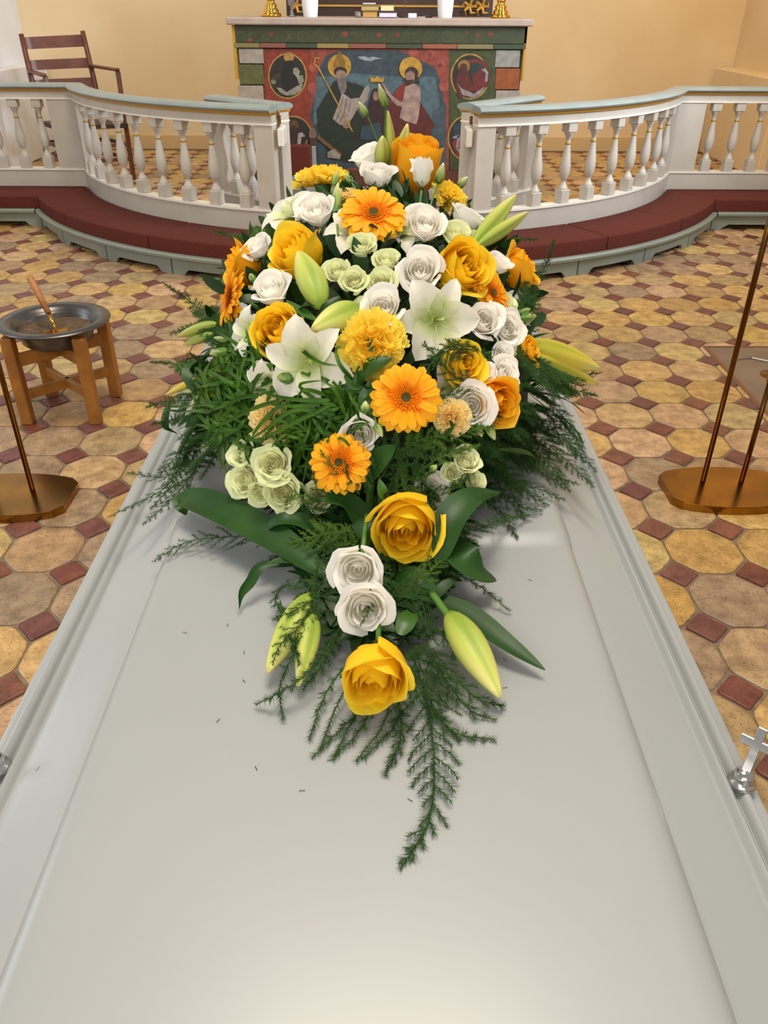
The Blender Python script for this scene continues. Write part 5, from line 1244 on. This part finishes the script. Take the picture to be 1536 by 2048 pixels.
# ---- asparagus ferns: fine needles on twigs on branches
def needles(P, D, L, W, Np):
    """thin triangles: base P, direction D, length L, width W"""
    S = np.cross(D, Np); S /= (np.linalg.norm(S, axis=1)[:, None]+1e-9)
    V = np.stack([P-S*W/2, P+S*W/2, P+D*L[:, None]], 1).reshape(-1, 3); return V
def tri_mesh(name, V, mt):
    n = len(V)//3; me = bpy.data.meshes.new(name); me.vertices.add(len(V)); me.vertices.foreach_set('co', np.ascontiguousarray(V, np.float32).ravel())
    me.loops.add(len(V)); me.loops.foreach_set('vertex_index', np.arange(len(V), dtype=np.int32))
    me.polygons.add(n); me.polygons.foreach_set('loop_start', np.arange(0, len(V), 3, dtype=np.int32)); me.polygons.foreach_set('loop_total', np.full(n, 3, np.int32))
    me.materials.append(mt); me.update(calc_edges=True); me.validate(); return me
NF = [0]
def frond(pts, Lpx, seed, up=(0, 0, 1), m=M_FERN, dens=1.0, nl=.0056, shape='plume', droop=.15, gap=.011, ang=1.05, start=.04, wid=.00062, zmin=None, one=0, fuzz=0.35, sec=.020):
    """pts: main stem (pixel specs); Lpx: longest side branch in pixels"""
    rg = np.random.default_rng(seed); P = np.array([W3(q) for q in pts]); M_ = spline(P, 60)
    d = np.r_[0, np.cumsum(np.linalg.norm(np.diff(M_, axis=0), axis=1))]; tot = d[-1]; up = np.array(up, float); up /= np.linalg.norm(up)
    Lm = pxm(Lpx, P[len(P)//2]); tris = []; zmin = LIDZ+.0015 if zmin is None else zmin
    def at(s): return np.array([np.interp(s, d, M_[:, k]) for k in range(3)])
    def strip(A, B, w):
        D = (B-A); D = D/(np.linalg.norm(D)+1e-9); S = np.cross(D, up+.01); S /= np.linalg.norm(S)+1e-9
        tris.append(np.array([A-S*w/2, A+S*w/2, B+S*w/2, A-S*w/2, B+S*w/2, B-S*w/2]))
    for i in range(0, 59): strip(M_[i], M_[i+1], .0013*(1-.6*i/60))
    def twig(A, dirn, L, bend, w=.0006):
        n = max(3, int(L/.004)); Q = [A]; dd = dirn.copy()
        for i in range(n): dd = dd+bend/n; dd /= np.linalg.norm(dd); Q.append(Q[-1]+dd*L/n)
        Q = np.array(Q); Q[:, 2] = np.maximum(Q[:, 2], zmin)
        for i in range(n): strip(Q[i], Q[i+1], w)
        k = max(6, int(L/.00040*dens)); s = np.linspace(.02, 1, k)*n; i0 = np.minimum(s.astype(int), n-1); f = (s-i0)[:, None]; B = Q[i0]*(1-f)+Q[i0+1]*f; T = Q[i0+1]-Q[i0]; T /= np.linalg.norm(T, axis=1)[:, None]+1e-9
        R_ = rg.normal(size=(k, 3)); R_ -= (R_*T).sum(1)[:, None]*T; R_ /= np.linalg.norm(R_, axis=1)[:, None]+1e-9
        R_ -= (R_@up)[:, None]*up*fuzz; R_ /= np.linalg.norm(R_, axis=1)[:, None]+1e-9
        D = T*.75+R_*.8; D /= np.linalg.norm(D, axis=1)[:, None]
        e = 1-.55*(np.linspace(0, 1, k)**3); LL = nl*1.15*rg.uniform(.55, 1.2, k)*e
        tris.append(needles(B, D, LL, wid, np.broadcast_to(up, D.shape)))
        return Q
    s = tot*start; side = 1
    while s < tot*.985:
        t = s/tot
        if shape == 'plume': L = Lm*(min(1, t/.22+.25))*(1-t)**.62
        elif shape == 'even': L = Lm*(1-t)**.35
        else: L = Lm*math.sin(PI*min(1, t*.9+.1))**.7
        L *= rg.uniform(.72, 1.12); A = at(s); T = at(min(tot, s+.004))-at(max(0, s-.004)); T /= np.linalg.norm(T)+1e-9
        S = np.cross(T, up); S /= np.linalg.norm(S)+1e-9
        a = ang*rg.uniform(.85, 1.12)*(1-.3*t); D = T*math.cos(a)+S*side*math.sin(a)+up*rg.uniform(-.12, .22); D /= np.linalg.norm(D)
        if L > .004 and Lpx > 0 and not (one and side != one):
            Q = twig(A, D, L, T*.45-up*droop+rg.normal(size=3)*.12)
            if L > sec:       # secondary twigs
                for j in range(1, len(Q)-2, 1):
                    for sd2 in (-1, 1):
                        TT = Q[j+1]-Q[j]; TT /= np.linalg.norm(TT)+1e-9; S2 = np.cross(TT, up); S2 /= np.linalg.norm(S2)+1e-9
                        twig(Q[j], (TT*.75+S2*sd2*.65), min(.011, L*.26)*(1-.6*j/len(Q))*rg.uniform(.6, 1.1), TT*.2, .0004)
        side = -side; s += gap*rg.uniform(.45, .65)
    for q in range(12):
        a_, b_ = at(tot*(start+(1-start)*q/12)), at(tot*(start+(1-start)*(q+1)/12)); d_ = b_-a_; L_ = np.linalg.norm(d_); twig(a_, d_/(L_+1e-9), L_, up*0)
    V = np.vstack([t.reshape(-1, 3) for t in tris]); V[:, 2] = np.maximum(V[:, 2], zmin)
    NF[0] += len(V)//3
    o = bpy.data.objects.new('fern_frond', tri_mesh('fern_frond', V-FO, m)); link(o, FS); return o
z = lambda x, y, h: (x, y, 'z', h)
def overlid(h): return LIDZ+h
# tail frond hanging towards the viewer
frond([z(800, 1235, .872), z(835, 1340, .862), z(862, 1450, .857), z(868, 1560, .855), z(855, 1650, .854), z(800, 1738, .853)], 124, 1, gap=.0150, nl=.0075, shape='plume', ang=1.0, sec=.09)
frond([z(770, 1300, .87), z(740, 1400, .862), z(690, 1450, .857), z(625, 1515, .853)], 30, 2, nl=.0075, gap=.016, sec=.09); frond([z(790, 1330, .868), z(770, 1440, .860), z(712, 1522, .853)], 0, 3, nl=.0075)
frond([z(740, 1380, .862), z(700, 1450, .857), z(665, 1520, .853)], 0, 4, nl=.0075); frond([z(830, 1290, .872), z(900, 1350, .868), z(960, 1400, .862), z(1010, 1412, .855)], 60, 5, nl=.0075, gap=.016, sec=.09); frond([z(840, 1250, .875), z(880, 1340, .864), z(940, 1420, .857), z(992, 1440, .853)], 60, 6, nl=.0075, gap=.016, sec=.09)
frond([z(820, 1270, .875), z(870, 1262, .872), z(905, 1268, .868)], 30, 61, nl=.0075); frond([z(780, 1330, .868), z(800, 1420, .86), z(800, 1480, .856), z(770, 1552, .853)], 44, 62, nl=.0075); frond([z(850, 1380, .86), z(900, 1460, .856), z(990, 1480, .853)], 36, 63, nl=.0075)
frond([z(690, 1240, .875), z(620, 1340, .88), z(560, 1385, .872), z(512, 1410, .856)], 26, 7, nl=.0075, shape='even'); frond([z(600, 1240, .885), z(590, 1300, .885), z(560, 1370, .87), z(566, 1440, .855)], 14, 8, nl=.0075, shape='even'); frond([z(690, 1250, .87), z(650, 1320, .865), z(606, 1380, .858)], 36, 81, nl=.0075)
frond([z(640, 1180, .90), z(600, 1250, .895), z(560, 1290, .89), z(545, 1330, .88)], 48, 9, nl=.0046); frond([z(640, 1190, .90), z(590, 1220, .90), z(545, 1240, .885)], 34, 10, nl=.0046); frond([z(610, 1180, .89), z(570, 1170, .88), z(550, 1200, .87), z(575, 1240, .88)], 28, 101)
frond([z(740, 1200, .91), z(735, 1225, .915), z(720, 1250, .905)], 24, 11); frond([z(640, 1120, .90), z(625, 1180, .90), z(640, 1240, .895)], 30, 12)
# left
frond([z(600, 1060, .885), z(520, 1070, .878), z(440, 1075, .872), z(370, 1085, .862), z(305, 1124, .856)], 70, 13, nl=.0054, gap=.013, sec=.04); frond([z(600, 1060, .90), z(520, 1030, .895), z(460, 1000, .89), z(418, 982, .885)], 0, 14, nl=.0066); frond([z(640, 1090, .885), z(560, 1110, .88), z(510, 1140, .87)], 36, 141)
frond([(470, 850, .0), (420, 900, .0), z(385, 950, .865), z(340, 1000, .858), z(285, 1050, .855)], 60, 15, one=0); frond([(440, 850, .0), z(380, 900, .870), z(330, 975, .861), z(215, 1035, .845)], 52, 16, zmin=.80); frond([(380, 860, .0), z(370, 920, .86), z(330, 955, .845), z(255, 945, .85)], 32, 17, zmin=.80, shape='even')
frond([(500, 860, .0), (450, 880, .0), (420, 930, -.01), z(400, 960, .862)], 40, 18); frond([(520, 700, -.02), (450, 660, -.03), (390, 610, -.03), (325, 565, -.02)], 62, 19, up=(-.2, -.6, .75)); frond([(470, 690, -.03), (400, 650, -.03), (350, 665, -.02), (340, 668, -.02)], 42, 20, up=(-.2, -.6, .75))
frond([(480, 760, -.03), (400, 745, -.03), (350, 728, -.03), (300, 724, -.02)], 52, 21, up=(-.2, -.6, .75)); frond([(460, 790, -.03), (380, 800, -.03), (320, 805, -.03), (292, 815, -.02)], 44, 22, up=(-.2, -.6, .75)); frond([(430, 800, -.02), (380, 830, -.02), (340, 840, -.02), (300, 850, -.02)], 44, 23, up=(-.2, -.6, .75))
frond([(470, 780, -.01), (420, 760, .0), (400, 790, .0), (385, 820, .0)], 40, 231, m=M_FERN2); frond([(540, 480, .0), (515, 465, .01), (500, 455, .01)], 34, 24, up=(0, -.8, .6), m=M_FERN2); frond([(560, 500, -.01), (520, 510, -.02), (470, 520, -.02), (432, 575, -.02)], 26, 25, up=(0, -.8, .6)); frond([(500, 480, -.02), (460, 470, -.03), (425, 462, -.03)], 16, 251, up=(0, -.8, .6), shape='even')
# centre and right
frond([(960, 700, .02), (900, 700, .035), (860, 730, .035), (840, 770, .03)], 52, 26, up=(0, -.8, .6), m=M_FERN, nl=.0046); frond([(880, 700, .03), (930, 690, .035), (985, 715, .02)], 22, 27, up=(0, -.8, .6), shape='even'); frond([(960, 780, .02), (900, 745, .03), (860, 700, .03), (845, 690, .03)], 40, 28, up=(0, -.8, .6)); frond([(860, 790, .02), (900, 790, .03), (925, 780, .03)], 26, 281, up=(0, -.8, .6))
frond([(780, 920, .01), (840, 880, .015), (900, 870, .015), (990, 850, .02)], 54, 29, up=(0, -.6, .8), m=M_FERN2); frond([(760, 960, .0), (800, 900, .01), (860, 900, .012), (930, 900, .02)], 62, 30, up=(0, -.6, .8)); frond([(760, 1000, .0), (830, 950, .01), (880, 915, .02), (960, 890, .02)], 54, 31, up=(0, -.6, .8), m=M_FERN2); frond([(800, 980, .0), (880, 990, .01), (940, 950, .015)], 44, 311, up=(0, -.6, .8), m=M_FERN2)
frond([(930, 860, .0), z(1000, 900, .90), z(1060, 930, .88), z(1130, 978, .865)], 92, 32); frond([(940, 830, .0), z(1030, 840, .90), z(1110, 900, .88), z(1190, 975, .868)], 96, 33, zmin=.81); frond([(950, 850, .0), z(1020, 880, .90), z(1090, 940, .88), z(1160, 970, .862)], 80, 34, zmin=.81)
frond([(900, 900, .0), z(960, 960, .89), z(1030, 1010, .875), z(1085, 1020, .862)], 78, 35); frond([(900, 930, .0), z(950, 990, .885), z(1000, 1020, .87), z(1035, 1078, .856)], 58, 36); frond([(980, 780, -.01), z(1060, 850, .90), z(1130, 880, .88), z(1195, 945, .868)], 80, 37, zmin=.81); frond([(960, 880, -.01), z(1000, 950, .885), z(1070, 975, .87), z(1130, 1000, .86)], 70, 38)
frond([(1000, 800, -.01), z(1080, 820, .91), z(1150, 870, .89), z(1168, 910, .88)], 74, 39, zmin=.81); frond([(1010, 690, -.01), (1080, 730, -.01), (1140, 750, -.01), (1205, 745, -.01)], 62, 40, up=(.1, -.6, .8)); frond([(1040, 720, -.01), (1100, 760, -.01), (1150, 780, -.01), (1195, 792, -.01)], 56, 41, up=(.1, -.6, .8))
frond([(1060, 680, -.01), (1065, 640, -.01), (1070, 600, -.01), (1062, 560, -.01)], 26, 42, up=(0, -.8, .6), shape='even'); frond([(1040, 600, -.01), (1080, 550, -.02), (1100, 510, -.02), (1108, 478, -.02)], 24, 43, up=(0, -.8, .6), shape='even'); frond([(1020, 640, -.01), (1050, 600, -.01), (1050, 560, .0), (1040, 525, .0)], 30, 44, up=(0, -.8, .6)); frond([(1000, 490, -.02), (1040, 478, -.02), (1075, 480, -.02)], 14, 441, up=(0, -.8, .6), shape='even')
frond([(1000, 840, .0), (1020, 800, .01), (1040, 770, .01)], 24, 442, up=(0, -.8, .6), m=M_FERN2, shape='even')
frond([z(860, 1130, .89), z(920, 1150, .88), z(970, 1180, .868), z(1020, 1222, .856)], 16, 45, nl=.0062, shape='even'); frond([z(850, 1090, .90), z(900, 1120, .90), z(950, 1130, .88)], 44, 46); frond([z(880, 1060, .91), z(950, 1060, .90), z(1000, 1040, .88), z(1060, 1030, .865)], 40, 47); frond([z(780, 1160, .885), z(840, 1200, .89), z(860, 1260, .88), z(905, 1270, .866)], 50, 48)
for i, (pts, L) in enumerate([([z(760, 1120, .89), z(690, 1080, .91), z(620, 1040, .91)], 60), ([z(760, 1130, .885), z(700, 1110, .90), z(630, 1100, .90)], 60), ([z(740, 1180, .88), z(680, 1170, .89), z(600, 1160, .88)], 56), ([z(790, 1180, .885), z(850, 1150, .90), z(900, 1100, .90)], 56),
        ([z(780, 1220, .88), z(830, 1190, .89), z(880, 1160, .88)], 60), ([(700, 1010, .0), (660, 1000, .01), (600, 1010, .01)], 54), ([(720, 990, .01), (680, 950, .025), (640, 900, .03)], 40), ([(700, 990, .01), (640, 980, .02), (620, 930, .03)], 44), ([(740, 970, .0), (700, 960, .03), (690, 920, .04)], 36),
        ([z(700, 1060, .92), z(640, 1070, .91), z(560, 1090, .89)], 60), ([z(740, 1090, .90), z(760, 1150, .90), z(800, 1200, .89)], 60), ([(760, 880, .005), (730, 930, .02), (740, 980, .02)], 44), ([(640, 1000, .0), (590, 990, .015), (560, 1020, .01)], 36), ([(940, 900, .0), (930, 960, .015), (880, 980, .015)], 30)]):
    frond(pts, L, 70+i, up=(0, -.45, .9), m=M_FERN if i % 3 else M_FERN2, nl=.0048, fuzz=.1)
for i, (pts, L) in enumerate([([z(700, 1360, .868), z(670, 1420, .860), z(640, 1500, .854)], 0), ([z(750, 1400, .864), z(720, 1460, .857), z(670, 1512, .853)], 22), ([z(800, 1400, .864), z(790, 1450, .857), z(725, 1518, .853)], 18), ([z(690, 1330, .87), z(650, 1390, .862), z(618, 1480, .854)], 22),
        ([z(870, 1250, .88), z(910, 1300, .87), z(960, 1330, .858)], 40), ([z(830, 1300, .87), z(850, 1350, .868), z(905, 1400, .857)], 70), ([z(820, 1330, .87), z(840, 1400, .865), z(890, 1440, .857)], 60), ([z(560, 1200, .89), z(575, 1260, .89), z(600, 1330, .885)], 30), ([z(600, 1180, .895), z(620, 1240, .895), z(590, 1290, .89)], 30)]):
    frond(pts, L, 150+i, nl=.0072, gap=.014, sec=.09)
for i, (pts, L) in enumerate([([(960, 820, .01), z(1040, 870, .895), z(1100, 930, .875), z(1140, 985, .866)], 90), ([(940, 860, .01), z(1000, 930, .89), z(1060, 990, .87), z(1100, 1010, .86)], 80), ([(990, 800, .0), z(1060, 830, .905), z(1110, 860, .895), z(1170, 925, .875)], 80), ([(1030, 760, -.01), z(1090, 800, .92), z(1140, 850, .90), z(1160, 900, .88)], 60),
        ([(920, 880, .01), z(980, 930, .89), z(1020, 980, .875), z(1050, 1040, .86)], 70), ([(1060, 700, -.005), (1110, 740, .0), (1170, 760, .0)], 70), ([(440, 800, .0), z(400, 870, .88), z(350, 960, .862), z(300, 1020, .857)], 64), ([(400, 830, -.01), z(360, 900, .87), z(320, 950, .86)], 60), ([(600, 990, .01), z(640, 1040, .905), z(690, 1100, .89)], 60), ([z(860, 1010, .93), z(920, 1060, .90), z(960, 1110, .88)], 50)]):
    frond(pts, L, 170+i, up=(0, -.3, 1), m=M_FERN, zmin=.81)
# needles dropped on the lid
V = []
for (x, y) in ((370, 1265), (455, 1250), (488, 1305), (488, 1362), (436, 1441), (512, 1536), (604, 1581), (660, 1520), (1060, 1160), (1000, 1195), (1010, 1320), (75, 1538), (640, 1395), (560, 1330), (1215, 1240), (820, 1600), (905, 1230), (1010, 1375)):
    zz0 = .8512 if 300 < x < 1200 else .81; p = PZ(x, y, zz0+.0006); a = random.uniform(0, 6.28); d_ = np.array([math.cos(a), math.sin(a), 0])*.0025; s_ = np.array([-math.sin(a), math.cos(a), 0])*.0003
    V += [p-d_-s_, p-d_+s_, p+d_+s_, p-d_-s_, p+d_+s_, p+d_-s_]
o = bpy.data.objects.new('fallen_needles', tri_mesh('fallen_needles', np.array(V), M_FERN)); link(o); tag(o, 'scattered tiny fern needles fallen on the white coffin lid', 'needles', kind='stuff')
print('fern triangles', NF[0])
